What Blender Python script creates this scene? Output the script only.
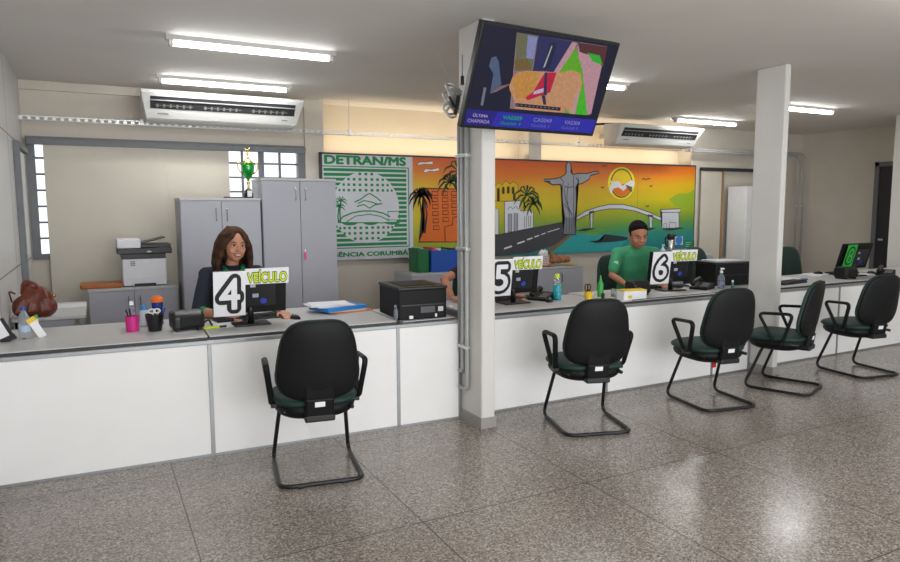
import bpy, bmesh, math, random
from mathutils import Vector, Matrix, Euler
random.seed(7)
for o in list(bpy.data.objects): bpy.data.objects.remove(o)
SC = bpy.context.scene; COL = SC.collection
PI = math.pi; R = math.radians

# ------------------------------------------------------------------ camera, world, exposure, main lights
cam = bpy.data.cameras.new('camera'); camo = bpy.data.objects.new('camera', cam); COL.objects.link(camo)
cam.sensor_width = 36.0; cam.lens = 27.157; cam.clip_start = 0.05; cam.clip_end = 200
rx = Vector((0.88586593, -0.46392134, -0.00430729)); uy = Vector((0.0531656, 0.09228892, 0.99431191)); fw = Vector((0.460885, 0.88105604, -0.10642026))
mw = Matrix((rx, uy, -fw)).transposed().to_4x4(); mw.translation = Vector((0, -4.3118, 1.5352))
camo.matrix_world = mw; SC.camera = camo
W = bpy.data.worlds.new('sky'); SC.world = W; W.use_nodes = True
W.node_tree.nodes['Background'].inputs[0].default_value = (0.93, 0.97, 1.0, 1)
W.node_tree.nodes['Background'].inputs[1].default_value = 1.5
SC.view_settings.view_transform = 'Standard'; SC.view_settings.look = 'None'
SC.view_settings.exposure = 0.12; SC.view_settings.gamma = 1.0; SC.view_settings.use_curve_mapping = False
TUBE = 26.0          # strength of the fluorescent tubes
def area(name, loc, rot, sx, sy, power, col=(1, 1, 1)):
    l = bpy.data.lights.new(name, 'AREA'); l.shape = 'RECTANGLE'; l.size = sx; l.size_y = sy; l.energy = power; l.color = col
    o = bpy.data.objects.new(name, l); COL.objects.link(o); o.location = loc; o.rotation_euler = rot; return o
# daylight coming in through the open entrance front behind the camera
area('entrance_daylight', (1.8, -6.9, 1.30), (R(97), 0, 0), 5.5, 2.3, 185, (0.98, 0.99, 1.0))
# warm light in the three niches above the mural
WARM = (1.0, 0.84, 0.62)
for cx, sx in ((3.85, 2.7), (6.9, 2.7)):
    area('niche_lamp', (cx, 3.52, 2.23), (R(180 - 25), 0, 0), sx, 0.06, 6, WARM)

# ------------------------------------------------------------------ materials
def S(r, g, b, a=1):
    f = lambda c: (c / 255 / 12.92) if c <= 10 else ((c / 255 + 0.055) / 1.055) ** 2.4
    return (f(r), f(g), f(b), a)
MATS = {}
def mat(name, col, rough=0.5, metal=0.0, var=0.06, scale=14, bump=0.0, trans=0.0, emit=0.0, spec=0.5, ior=1.45, alpha=1.0, coat=0.0):
    if name in MATS: return MATS[name]
    m = bpy.data.materials.new(name); m.use_nodes = True; nt = m.node_tree; b = nt.nodes['Principled BSDF']
    b.inputs['Roughness'].default_value = rough; b.inputs['Metallic'].default_value = metal
    b.inputs['Specular IOR Level'].default_value = spec; b.inputs['IOR'].default_value = ior
    b.inputs['Transmission Weight'].default_value = trans; b.inputs['Alpha'].default_value = alpha
    b.inputs['Coat Weight'].default_value = coat
    tc = nt.nodes.new('ShaderNodeTexCoord'); nz = nt.nodes.new('ShaderNodeTexNoise'); nz.inputs['Scale'].default_value = scale
    nz.inputs['Detail'].default_value = 3
    nt.links.new(tc.outputs['Object'], nz.inputs['Vector'])
    rp = nt.nodes.new('ShaderNodeValToRGB'); e = rp.color_ramp.elements
    e[0].position = 0.3; e[1].position = 0.7
    e[0].color = tuple(c * (1 - var) for c in col[:3]) + (1,); e[1].color = tuple(min(1, c * (1 + var)) for c in col[:3]) + (1,)
    nt.links.new(nz.outputs['Fac'], rp.inputs['Fac']); nt.links.new(rp.outputs['Color'], b.inputs['Base Color'])
    if emit:
        b.inputs['Emission Strength'].default_value = emit; nt.links.new(rp.outputs['Color'], b.inputs['Emission Color'])
    if bump:
        bp = nt.nodes.new('ShaderNodeBump'); bp.inputs['Strength'].default_value = bump; bp.inputs['Distance'].default_value = 0.004
        n2 = nt.nodes.new('ShaderNodeTexNoise'); n2.inputs['Scale'].default_value = scale * 9; nt.links.new(tc.outputs['Object'], n2.inputs['Vector'])
        nt.links.new(n2.outputs['Fac'], bp.inputs['Height']); nt.links.new(bp.outputs['Normal'], b.inputs['Normal'])
    MATS[name] = m; return m
M = dict(
    wall=mat('wall_paint', S(206, 198, 185), 0.6, var=0.03, scale=3, bump=0.05),
    niche=mat('niche_paint', S(214, 200, 176), 0.7, var=0.02, scale=3),
    ceil=mat('ceiling_paint', S(228, 224, 218), 0.75, var=0.025, scale=1.5),
    pillar=mat('pillar_paint', S(206, 204, 200), 0.55, var=0.02, scale=4, bump=0.05),
    granite=mat('granite_skirting', S(150, 146, 142), 0.3, var=0.15, scale=120),
    laminate=mat('white_laminate', S(233, 232, 231), 0.35, var=0.015, scale=5),
    alu=mat('grey_aluminium', S(150, 152, 154), 0.4, 0.6, var=0.04),
    top=mat('grey_worktop', S(188, 187, 186), 0.35, var=0.02, scale=6),
    edge=mat('dark_trim_and_gap', S(52, 52, 54), 0.5),
    cab=mat('grey_cabinet', S(170, 171, 180), 0.45, var=0.015, scale=4),
    cabtop=mat('cabinet_top', S(186, 186, 186), 0.4, var=0.02),
    gap=mat('dark_gap', S(45, 45, 47), 0.8),
    chrome=mat('chrome', S(190, 190, 190), 0.22, 1.0, var=0.03),
    galv=mat('galvanised_steel', S(205, 207, 208), 0.35, 0.75, var=0.1, scale=60),
    conduit=mat('grey_conduit', S(168, 169, 168), 0.4, 0.1, var=0.06),
    plastic=mat('black_plastic', S(17, 18, 20), 0.5, spec=0.25, var=0.1, scale=40, bump=0.25),
    plast2=mat('black_satin_plastic', S(22, 22, 24), 0.35, var=0.08, scale=30),
    tube=mat('black_steel_tube', S(26, 27, 28), 0.35, 0.2, var=0.08),
    green=mat('dark_green_upholstery', S(24, 52, 46), 0.6, var=0.15, scale=60, bump=0.3),
    screen=mat('dark_screen', S(14, 14, 17), 0.25, var=0.05),
    white=mat('white_card', S(232, 232, 236), 0.6, var=0.01),
    ink=mat('black_ink', S(28, 28, 30), 0.6, var=0.03),
    neon=mat('neon_yellow_ink', S(205, 225, 40), 0.6, var=0.03),
    gink=mat('green_ink', S(20, 128, 70), 0.6, var=0.04),
    paper=mat('white_paper', S(225, 226, 230), 0.7, var=0.02),
    cream=mat('cream_board', S(196, 190, 176), 0.55, var=0.025, scale=3),
    steel=mat('grey_window_steel', S(112, 114, 117), 0.5, 0.2, var=0.06),
    acwhite=mat('white_ac_plastic', S(214, 213, 209), 0.45, var=0.01),
    blue=mat('blue_plastic', S(20, 74, 160), 0.4, var=0.08),
    lblue=mat('light_blue_plastic', S(48, 130, 205), 0.4, var=0.08),
    dgreen=mat('green_plastic', S(16, 98, 46), 0.4, var=0.1),
    lgreen=mat('bright_green_plastic', S(56, 158, 72), 0.3, var=0.08),
    pink=mat('pink_plastic', S(200, 40, 130), 0.4, var=0.06),
    orange=mat('orange_plastic', S(226, 110, 30), 0.4, var=0.06),
    yellow=mat('yellow_plastic', S(226, 190, 40), 0.4, var=0.06),
    red=mat('red_plastic', S(190, 26, 36), 0.4, var=0.06),
    teal=mat('turquoise_liquid', S(30, 150, 165), 0.25, var=0.25, scale=40),
    clear=mat('clear_plastic', S(225, 232, 236), 0.08, var=0.01, trans=0.85, ior=1.2),
    glass=mat('window_glass', S(245, 248, 250), 0.02, var=0.0, trans=1.0, ior=1.02),
    post=mat('pale_wood', S(160, 122, 84), 0.6, var=0.1),
    wood=mat('orange_wood', S(170, 100, 50), 0.5, var=0.15, scale=30),
    leather=mat('brown_leather', S(100, 46, 30), 0.35, var=0.3, scale=18, bump=0.5),
    brown=mat('brown_wrapping', S(150, 98, 62), 0.45, var=0.3, scale=30),
    gold=mat('gold_metal', S(205, 175, 95), 0.25, 1.0, var=0.1),
    tgreen=mat('trophy_green', S(0, 150, 50), 0.15, 0.3, var=0.1, coat=0.6),
    skinw=mat('skin_light_brown', S(196, 140, 112), 0.5, var=0.04, scale=20),
    skinm=mat('skin_brown', S(172, 116, 88), 0.5, var=0.04, scale=20),
    hairw=mat('brown_hair', S(70, 48, 35), 0.75, spec=0.2, var=0.5, scale=22, bump=0.5),
    hairm=mat('black_hair', S(24, 20, 20), 0.85, spec=0.15, var=0.2, scale=40, bump=0.4),
    navy=mat('navy_knit', S(24, 30, 46), 0.8, var=0.12, scale=30, bump=0.2),
    shirtg=mat('green_cotton', S(62, 146, 104), 0.8, var=0.1, scale=12, bump=0.2),
    trim=mat('green_trim', S(20, 140, 80), 0.7),
    denim=mat('dark_denim', S(40, 48, 66), 0.8, var=0.15, scale=30),
    lips=mat('lips', S(160, 72, 70), 0.4), teeth=mat('teeth', S(230, 226, 216), 0.3),
    eyew=mat('eye_white', S(225, 222, 215), 0.3), iris=mat('dark_iris', S(40, 26, 20), 0.2),
    brow=mat('brow_hair', S(46, 32, 26), 0.7),
    tubeglow=mat('tube_glow', (1, 1, 1, 1), 0.5, var=0, emit=TUBE),
)
def node_mat(name, rough=0.5):
    m = bpy.data.materials.new(name); m.use_nodes = True; nt = m.node_tree; return m, nt, nt.nodes['Principled BSDF']
def terrazzo():
    m, nt, b = node_mat('terrazzo_floor'); N = nt.nodes.new; L = nt.links.new
    tc = N('ShaderNodeTexCoord')
    def ramp(src, stops):
        r = N('ShaderNodeValToRGB'); e = r.color_ramp.elements
        while len(e) < len(stops): e.new(0.5)
        for k, (p, c) in enumerate(stops): e[k].position = p; e[k].color = c
        L(src, r.inputs['Fac']); return r.outputs['Color']
    v = N('ShaderNodeTexVoronoi'); v.inputs['Scale'].default_value = 125; L(tc.outputs['Object'], v.inputs['Vector'])
    sep = N('ShaderNodeSeparateColor'); L(v.outputs['Color'], sep.inputs[0])
    grain = ramp(sep.outputs[0], [(0.0, S(98, 90, 84)), (0.3, S(128, 120, 112)), (0.6, S(147, 139, 131)), (0.85, S(166, 158, 150)), (1.0, S(186, 179, 171))])
    n = N('ShaderNodeTexNoise'); n.inputs['Scale'].default_value = 0.9; n.inputs['Detail'].default_value = 4; L(tc.outputs['Object'], n.inputs['Vector'])
    stain = ramp(n.outputs['Fac'], [(0.3, (0.82, 0.80, 0.78, 1)), (0.7, (1, 1, 1, 1))])
    mx = N('ShaderNodeMix'); mx.data_type = 'RGBA'; mx.blend_type = 'MULTIPLY'; mx.inputs[0].default_value = 1
    L(grain, mx.inputs[6]); L(stain, mx.inputs[7])
    # joints: slabs 1.02 m x 1.25 m
    sp = N('ShaderNodeSeparateXYZ'); L(tc.outputs['Object'], sp.inputs[0])
    def line(sock, off, per):
        a = N('ShaderNodeMath'); a.operation = 'ADD'; a.inputs[1].default_value = -off + 100 * per; L(sock, a.inputs[0])
        w = N('ShaderNodeMath'); w.operation = 'PINGPONG'; w.inputs[1].default_value = per / 2; L(a.outputs[0], w.inputs[0])
        c = N('ShaderNodeMath'); c.operation = 'LESS_THAN'; c.inputs[1].default_value = 0.0035; L(w.outputs[0], c.inputs[0]); return c.outputs[0]
    lx = line(sp.outputs[0], 0.34, 1.02); ly = line(sp.outputs[1], -1.415, 1.25)
    mxx = N('ShaderNodeMath'); mxx.operation = 'MAXIMUM'; L(lx, mxx.inputs[0]); L(ly, mxx.inputs[1])
    m2 = N('ShaderNodeMix'); m2.data_type = 'RGBA'; L(mxx.outputs[0], m2.inputs[0]); L(mx.outputs[2], m2.inputs[6]); m2.inputs[7].default_value = S(84, 76, 70)
    L(m2.outputs[2], b.inputs['Base Color'])
    n3 = N('ShaderNodeTexNoise'); n3.inputs['Scale'].default_value = 2.2; L(tc.outputs['Object'], n3.inputs['Vector'])
    mr = N('ShaderNodeMapRange'); mr.inputs[3].default_value = 0.14; mr.inputs[4].default_value = 0.30; L(n3.outputs['Fac'], mr.inputs[0]); L(mr.outputs[0], b.inputs['Roughness'])
    b.inputs['Specular IOR Level'].default_value = 0.5
    return m
M['floor'] = terrazzo()
def cladding():     # left wall: pale partition boards with dark joints
    m, nt, b = node_mat('partition_boards'); N = nt.nodes.new; L = nt.links.new
    tc = N('ShaderNodeTexCoord'); sp = N('ShaderNodeSeparateXYZ'); L(tc.outputs['Object'], sp.inputs[0])
    def line(sock, off, per, wd):
        a = N('ShaderNodeMath'); a.operation = 'ADD'; a.inputs[1].default_value = -off + 50 * per; L(sock, a.inputs[0])
        w = N('ShaderNodeMath'); w.operation = 'PINGPONG'; w.inputs[1].default_value = per / 2; L(a.outputs[0], w.inputs[0])
        c = N('ShaderNodeMath'); c.operation = 'LESS_THAN'; c.inputs[1].default_value = wd; L(w.outputs[0], c.inputs[0]); return c.outputs[0]
    a = line(sp.outputs[1], 2.15, 1.2, 0.01); c = line(sp.outputs[2], 2.14, 1.06, 0.006)
    mx = N('ShaderNodeMath'); mx.operation = 'MAXIMUM'; L(a, mx.inputs[0]); L(c, mx.inputs[1])
    q = N('ShaderNodeMix'); q.data_type = 'RGBA'; L(mx.outputs[0], q.inputs[0]); q.inputs[6].default_value = S(205, 204, 203); q.inputs[7].default_value = S(105, 102, 98)
    L(q.outputs[2], b.inputs['Base Color']); b.inputs['Roughness'].default_value = 0.35
    return m
M['clad'] = cladding()
def mural_print():
    m, nt, b = node_mat('sunset_print'); N = nt.nodes.new; L = nt.links.new
    tc = N('ShaderNodeTexCoord'); sp = N('ShaderNodeSeparateXYZ'); L(tc.outputs['Object'], sp.inputs[0])
    nz = N('ShaderNodeTexNoise'); nz.inputs['Scale'].default_value = 0.8; L(tc.outputs['Object'], nz.inputs['Vector'])
    # teal water creeps upwards at the right end, as printed
    x = N('ShaderNodeMapRange'); x.inputs[1].default_value = 6.4; x.inputs[2].default_value = 8.6; x.inputs[3].default_value = 0; x.inputs[4].default_value = -0.10; L(sp.outputs[0], x.inputs[0])
    xl = N('ShaderNodeMapRange'); xl.inputs[1].default_value = 4.2; xl.inputs[2].default_value = 5.2; xl.inputs[3].default_value = 0.42; xl.inputs[4].default_value = 0; L(sp.outputs[0], xl.inputs[0])
    zz = N('ShaderNodeMapRange'); zz.inputs[1].default_value = 0.9; zz.inputs[2].default_value = 1.75; zz.inputs[3].default_value = 1; zz.inputs[4].default_value = 0; L(sp.outputs[2], zz.inputs[0])
    xm = N('ShaderNodeMath'); xm.operation = 'MULTIPLY'; L(xl.outputs[0], xm.inputs[0]); L(zz.outputs[0], xm.inputs[1])
    xa = N('ShaderNodeMath'); xa.operation = 'ADD'; L(x.outputs[0], xa.inputs[0]); L(xm.outputs[0], xa.inputs[1])
    a1 = N('ShaderNodeMath'); a1.operation = 'ADD'; L(sp.outputs[2], a1.inputs[0]); L(xa.outputs[0], a1.inputs[1])
    a2 = N('ShaderNodeMath'); a2.operation = 'MULTIPLY_ADD'; a2.inputs[1].default_value = 0.22; L(nz.outputs['Fac'], a2.inputs[0]); L(a1.outputs[0], a2.inputs[2])
    mr = N('ShaderNodeMapRange'); mr.inputs[1].default_value = 0.98; mr.inputs[2].default_value = 2.30; L(a2.outputs[0], mr.inputs[0])
    r = N('ShaderNodeValToRGB'); e = r.color_ramp.elements
    st = [(0.0, S(18, 118, 126)), (0.14, S(30, 128, 116)), (0.26, S(80, 142, 66)), (0.40, S(146, 158, 26)), (0.54, S(194, 176, 12)), (0.70, S(204, 160, 12)), (0.84, S(208, 110, 20)), (1.0, S(196, 78, 22))]
    while len(e) < len(st): e.new(0.5)
    for k, (p, c) in enumerate(st): e[k].position = p; e[k].color = c
    L(mr.outputs[0], r.inputs['Fac']); L(r.outputs['Color'], b.inputs['Base Color']); b.inputs['Roughness'].default_value = 0.5
    return m
M['mural'] = mural_print()
def P(r, g, b, rough=0.6): return mat('print_%d_%d_%d' % (r, g, b), S(r, g, b), rough, var=0.02)
def E(r, g, b, s=0.66):
    m = mat('screen_%d_%d_%d' % (r, g, b), S(r, g, b), 0.3, spec=0.15, var=0.12, scale=50, emit=s); nt = m.node_tree; p = nt.nodes['Principled BSDF']
    for l in list(p.inputs['Base Color'].links): nt.links.remove(l)
    p.inputs['Base Color'].default_value = (0.012, 0.012, 0.018, 1); return m

# ------------------------------------------------------------------ mesh helpers
def new_bm(): return bmesh.new()
def obj(name, bm, m, parent=None, smooth=False, loc=None, rot=None, bevel=0.0, seg=2):
    me = bpy.data.meshes.new(name)
    if isinstance(bm, bpy.types.Mesh): me = bm
    else:
        bmesh.ops.recalc_face_normals(bm, faces=bm.faces); bm.to_mesh(me); bm.free()
    me.materials.clear(); me.materials.append(m)
    o = bpy.data.objects.new(name, me); COL.objects.link(o)
    if parent is not None: o.parent = parent
    if loc is not None: o.location = loc
    if rot is not None: o.rotation_euler = rot
    if smooth:
        for p in me.polygons: p.use_smooth = True
    if bevel:
        bv = o.modifiers.new('bevel', 'BEVEL'); bv.width = bevel; bv.segments = seg; bv.limit_method = 'ANGLE'; bv.angle_limit = R(40)
    return o
def thing(name, label, cat, loc=(0, 0, 0), rz=0.0, group=None):
    o = bpy.data.objects.new(name, None); COL.objects.link(o); o.location = loc; o.rotation_euler = (0, 0, rz); o.empty_display_size = 0.1
    tag(o, label, cat, group); return o
def tag(o, label, cat, group=None):
    o['label'] = label; o['category'] = cat
    if group: o['group'] = group
    return o
def struct(o, label=None):
    o['kind'] = 'structure'
    if label: o['label'] = label
    return o
def copy_tree(o, parent=None):
    c = o.copy(); COL.objects.link(c)
    if parent is not None: c.parent = parent
    for ch in [x for x in bpy.data.objects if x.parent == o]: copy_tree(ch, c)
    return c
def box(bm, x0, x1, y0, y1, z0, z1):
    v = [bm.verts.new((x, y, z)) for z in (z0, z1) for y in (y0, y1) for x in (x0, x1)]
    for f in ((0, 1, 3, 2), (4, 6, 7, 5), (0, 4, 5, 1), (2, 3, 7, 6), (0, 2, 6, 4), (1, 5, 7, 3)): bm.faces.new([v[i] for i in f])
    return v
def B(x0, x1, y0, y1, z0, z1):
    bm = new_bm(); box(bm, x0, x1, y0, y1, z0, z1); return bm
def tube(bm, pts, r, n=10, closed=False, r2=None, caps=True):
    pts = [Vector(p) for p in pts]; rings = []; N = len(pts); up = None
    for i, p in enumerate(pts):
        if closed: d = pts[(i + 1) % N] - pts[i - 1]
        else: d = pts[min(i + 1, N - 1)] - pts[max(i - 1, 0)]
        d.normalize()
        if up is None:
            up = Vector((0, 0, 1)) if abs(d.z) < 0.9 else Vector((0, 1, 0))
        a = d.cross(up)
        if a.length < 1e-5: a = d.cross(Vector((1, 0, 0)))
        a.normalize(); b = a.cross(d).normalized(); up = b
        rr = r[i] if isinstance(r, (list, tuple)) else r; rb = rr if r2 is None else r2
        rings.append([bm.verts.new(p + a * math.cos(2 * PI * k / n) * rr + b * math.sin(2 * PI * k / n) * rb) for k in range(n)])
    M_ = N if closed else N - 1
    for i in range(M_):
        A, Bq = rings[i], rings[(i + 1) % N]
        for k in range(n): bm.faces.new((A[k], A[(k + 1) % n], Bq[(k + 1) % n], Bq[k]))
    if not closed and caps: bm.faces.new(rings[0]); bm.faces.new(rings[-1][::-1])
def fillet(pts, rad, n=6, closed=False):
    pts = [Vector(p) for p in pts]; out = []; N = len(pts)
    for i, p in enumerate(pts):
        if not closed and i in (0, N - 1): out.append(p); continue
        a, b = pts[i - 1] - p, pts[(i + 1) % N] - p; rr = min(rad, a.length * 0.49, b.length * 0.49)
        s, t = p + a.normalized() * rr, p + b.normalized() * rr
        for k in range(n + 1):
            w = k / n; out.append(s * (1 - w) ** 2 + p * 2 * w * (1 - w) + t * w * w)
    return out
def lathe(bm, prof, cx=0, cy=0, z0=0, n=20, sx=1, sy=1):
    rings = []
    for r, z in prof: rings.append([bm.verts.new((cx + sx * max(r, 1e-4) * math.cos(2 * PI * k / n), cy + sy * max(r, 1e-4) * math.sin(2 * PI * k / n), z0 + z)) for k in range(n)])
    for i in range(len(rings) - 1):
        for k in range(n): bm.faces.new((rings[i][k], rings[i][(k + 1) % n], rings[i + 1][(k + 1) % n], rings[i + 1][k]))
    bm.faces.new(rings[0][::-1]); bm.faces.new(rings[-1])
def LA(prof, n=20, **k):
    bm = new_bm(); lathe(bm, prof, n=n, **k); return bm
def prism_x(bm, prof, x0, x1):      # profile in (y, z) run along x
    a = [bm.verts.new((x0, y, z)) for y, z in prof]; b = [bm.verts.new((x1, y, z)) for y, z in prof]; n = len(prof)
    bm.faces.new(a); bm.faces.new(b[::-1])
    for i in range(n): bm.faces.new((a[i], b[i], b[(i + 1) % n], a[(i + 1) % n]))
def flat(bm, pts, y, t=0.0008):     # printed shape standing in the xz plane
    a = [bm.verts.new((x, y, z)) for x, z in pts]
    try: f = bm.faces.new(a)
    except Exception: return
    r = bmesh.ops.triangulate(bm, faces=[f])
def ribbon(bm, pts, w, y):
    P_ = [Vector((p[0], 0, p[1])) for p in pts]; L_, R_ = [], []
    for i, p in enumerate(P_):
        d = P_[min(i + 1, len(P_) - 1)] - P_[max(i - 1, 0)]; d.normalize(); n = Vector((-d.z, 0, d.x))
        ww = w[i] if isinstance(w, (list, tuple)) else w
        L_.append(bm.verts.new((p.x + n.x * ww / 2, y, p.z + n.z * ww / 2))); R_.append(bm.verts.new((p.x - n.x * ww / 2, y, p.z - n.z * ww / 2)))
    for i in range(len(P_) - 1): bm.faces.new((L_[i], L_[i + 1], R_[i + 1], R_[i]))
def ell(cx, cz, rx_, rz_, n=28, a0=0, a1=360): return [(cx + rx_ * math.cos(R(a0 + (a1 - a0) * k / n)), cz + rz_ * math.sin(R(a0 + (a1 - a0) * k / n))) for k in range(n + (0 if a1 - a0 == 360 else 1))]
def text_mesh(s, w, h, bold=0.0, depth=0.0006, shear=0.0):
    # lettering ; bold strokes are made by laying the same glyphs around a small circle
    cu = bpy.data.curves.new('lettering', 'FONT'); cu.body = s; cu.size = 1; cu.shear = shear; cu.resolution_u = 3
    o = bpy.data.objects.new('lettering', cu); COL.objects.link(o)
    dg = bpy.context.evaluated_depsgraph_get(); me = bpy.data.meshes.new_from_object(o.evaluated_get(dg)); bpy.data.objects.remove(o)
    base = [v.co.copy() for v in me.vertices]; faces = [tuple(p.vertices) for p in me.polygons]
    xs = [v.x for v in base]; ys = [v.y for v in base]; kx = 1.0 if len(s) > 1 else 1.0
    nb = 26 if bold > 0.1 else 10
    offs = [(0, 0)] + ([(bold * q * math.cos(2 * PI * k / nb), bold * q * math.sin(2 * PI * k / nb)) for q in ((1, 0.5) if bold > 0.1 else (1,)) for k in range(nb)] if bold > 0 else [])
    vs, fs = [], []
    for dx, dy in offs:
        n = len(vs); vs += [(v.x + dx, v.y + dy) for v in base]; fs += [tuple(q + n for q in f) for f in faces]
    x0, x1, y0, y1 = min(v[0] for v in vs), max(v[0] for v in vs), min(v[1] for v in vs), max(v[1] for v in vs)
    out = bpy.data.meshes.new('lettering'); out.from_pydata([((a - (x0 + x1) / 2) * w / (x1 - x0), (b - (y0 + y1) / 2) * h / (y1 - y0), depth + (0.00002 if bold > 0.1 else 0.00007) * (i // len(base))) for i, (a, b) in enumerate(vs)], [], fs); out.update()
    return out
def text(name, s, cx, y, cz, w, h, m, parent=None, bold=0.02, depth=0.0006, shear=0.0, rot=(PI / 2, 0, 0)):
    return obj(name, text_mesh(s, w, h, bold, depth, shear), m, parent, loc=(cx, y, cz), rot=rot)
def evalmesh(o):
    dg = bpy.context.evaluated_depsgraph_get(); me = bpy.data.meshes.new_from_object(o.evaluated_get(dg)); bpy.data.objects.remove(o); return me
def blob(name, bm, m, parent, voxel, smooth=4, loc=None):
    me = bpy.data.meshes.new(name); bmesh.ops.recalc_face_normals(bm, faces=bm.faces); bm.to_mesh(me); bm.free()
    t = bpy.data.objects.new(name, me); COL.objects.link(t)
    a = t.modifiers.new('r', 'REMESH'); a.mode = 'VOXEL'; a.voxel_size = voxel
    s = t.modifiers.new('s', 'SMOOTH'); s.factor = 0.5; s.iterations = smooth
    return obj(name, evalmesh(t), m, parent, smooth=True, loc=loc)
def ball(bm, c, r, mtx=None, n=14):
    res = bmesh.ops.create_uvsphere(bm, u_segments=n, v_segments=max(6, n // 2 + 1), radius=1)
    rr = r if isinstance(r, (list, tuple)) else (r, r, r)
    for v in res['verts']:
        p = Vector((v.co.x * rr[0], v.co.y * rr[1], v.co.z * rr[2])) + Vector(c)
        v.co = (mtx @ p) if mtx is not None else p
def limb(bm, pts, rad, n=12):
    tube(bm, pts, rad, n)
    for p, r in zip(pts, rad): ball(bm, p, r * 0.99, n=n)

# ------------------------------------------------------------------ the room
H = 2.78; XL = -0.565; XR = 11.05; YB = 3.5; YF = -7.0
o = obj('floor', B(XL - 0.2, XR + 0.2, YF, YB + 0.5, -0.1, 0.0), M['floor']); struct(o)
o = obj('ceiling', B(XL - 0.2, XR + 0.2, YF, YB + 0.5, H, H + 0.15), M['ceil']); struct(o)
bm = new_bm()
WX0, WX1, WZ0, WZ1 = -0.50, 2.15, 1.10, 2.20
box(bm, XL, WX0, YB, YB + 0.15, 0, H); box(bm, WX0, WX1, YB, YB + 0.15, 0, WZ0); box(bm, WX0, WX1, YB, YB + 0.15, WZ1, H)
box(bm, WX1, 2.2, YB, YB + 0.15, 0, H)
box(bm, 2.2, 8.5, YB, YB + 0.15, 0, 2.12); box(bm, 8.5, XR, YB, YB + 0.15, 0, H)
for a, b in ((2.2, 2.42), (5.29, 5.49), (8.34, 8.5)): box(bm, a, b, YB - 0.03, YB + 0.40, 0 if a > 2.3 or a < 2.3 else 0, H)
o = obj('wall_back', bm, M['wall']); struct(o)
o = obj('wall_back', B(2.42, 8.34, 3.74, 3.9, 2.0, H), M['niche']); struct(o)
o = obj('trim_1', B(XL, 2.2, YB - 0.035, YB, 2.69, 2.735), M['wall']); struct(o)
o = obj('wall_left', B(XL - 0.15, XL, YF, YB + 0.15, 0, H), M['clad']); struct(o)
o = obj('baseboard_left', B(XL, XL + 0.012, YF, -0.02, 0, 0.08), M['granite']); struct(o)
o = obj('wall_right', B(XR, XR + 0.15, YF, YB + 0.15, 0, H), M['wall']); struct(o)
def pillar(x0, x1, y0, y1, label):
    bm = new_bm(); box(bm, x0, x1, y0, y1, 0, H)
    p = obj('pillar', bm, M['pillar'], bevel=0.012); struct(p, label)
    s = obj('pillar_skirting', B(x0 - 0.008, x1 + 0.008, y0 - 0.008, y1 - 0.001, 0, 0.075), M['granite'], p)
    return p
pillar(2.33, 2.44, -0.325, 0.0, 'white pillar carrying the television and grey conduits')
pillar(5.435, 5.505, -0.28, 0.02, 'white pillar between counters six and eight')
pillar(9.82, 10.4, 0.85, 1.26, 'pale pillar at the right edge by the dark door')
# window_1 : steel frame with small panes, glass
bm = new_bm(); box(bm, WX0 - 0.04, WX1 + 0.04, YB - 0.03, YB + 0.05, WZ1, WZ1 + 0.05); box(bm, WX0 - 0.04, WX1 + 0.04, YB - 0.03, YB + 0.05, WZ0 - 0.05, WZ0)
box(bm, WX0 - 0.04, WX0 + 0.03, YB - 0.03, YB + 0.05, WZ0, WZ1); box(bm, WX1 - 0.03, WX1 + 0.05, YB - 0.03, YB + 0.05, WZ0, WZ1)
k = 0
for i in range(1, 7): z = WZ0 + (WZ1 - WZ0) * i / 7; box(bm, WX0, WX1, YB, YB + 0.03, z - 0.01, z + 0.01)
x = WX0 + 0.13
while x < WX1 - 0.1:
    wdt = 0.03 if k % 3 == 1 else 0.011
    box(bm, x - wdt, x + wdt, YB - 0.005, YB + 0.035, WZ0, WZ1); x += 0.2075; k += 1
win = obj('window_1', bm, M['steel']); struct(win)
obj('window_pane', B(WX0, WX1, YB + 0.06, YB + 0.066, WZ0, WZ1), M['glass'], win)
# sliding cream boards in front of the window, hung from a dark track
for i, (a, b, yy, lb) in enumerate(((-0.395, 0.715, 3.425, 'wide cream board covering the window behind the printer'), (0.70, 1.345, 3.44, 'narrow cream board beside the trophy and grey cabinet'))):
    t = obj('cream_board', B(a, b, yy, yy + 0.012, 0.02, 2.175), M['cream'], bevel=0.003); tag(t, lb, 'panel', 'cream boards hung over the window')
bm = B(-0.53, 2.19, 3.41, 3.465, 2.165, 2.225); t = obj('sliding_track', bm, M['steel'], bevel=0.004); tag(t, 'grey steel sliding track above the cream boards', 'track')
# left wall door frame near the corner
bm = new_bm(); box(bm, XL, XL + 0.045, 2.50, 2.60, 0, 2.12); box(bm, XL, XL + 0.05, 2.6001, 3.40, 2.07, 2.12)
d = obj('door_2', bm, M['steel'], bevel=0.004); struct(d)
obj('door_leaf', B(XL, XL + 0.02, 2.60, 3.32, 0, 2.06), M['clad'], d)
# dark door, right wall
bm = new_bm(); box(bm, XR - 0.05, XR, 2.13, 2.20, 0, 2.23); box(bm, XR - 0.05, XR, 1.25, 2.20, 2.16, 2.23); box(bm, XR - 0.05, XR, 1.25, 1.32, 0, 2.16)
d = obj('door_1', bm, M['steel']); struct(d)
lf = obj('door_leaf', B(XR - 0.03, XR, 1.32, 2.13, 0, 2.16), P(44, 44, 47, 0.5), d)
obj('door_handle', B(XR - 0.06, XR - 0.03, 2.00, 2.08, 1.0, 1.03), M['chrome'], d)
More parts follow.
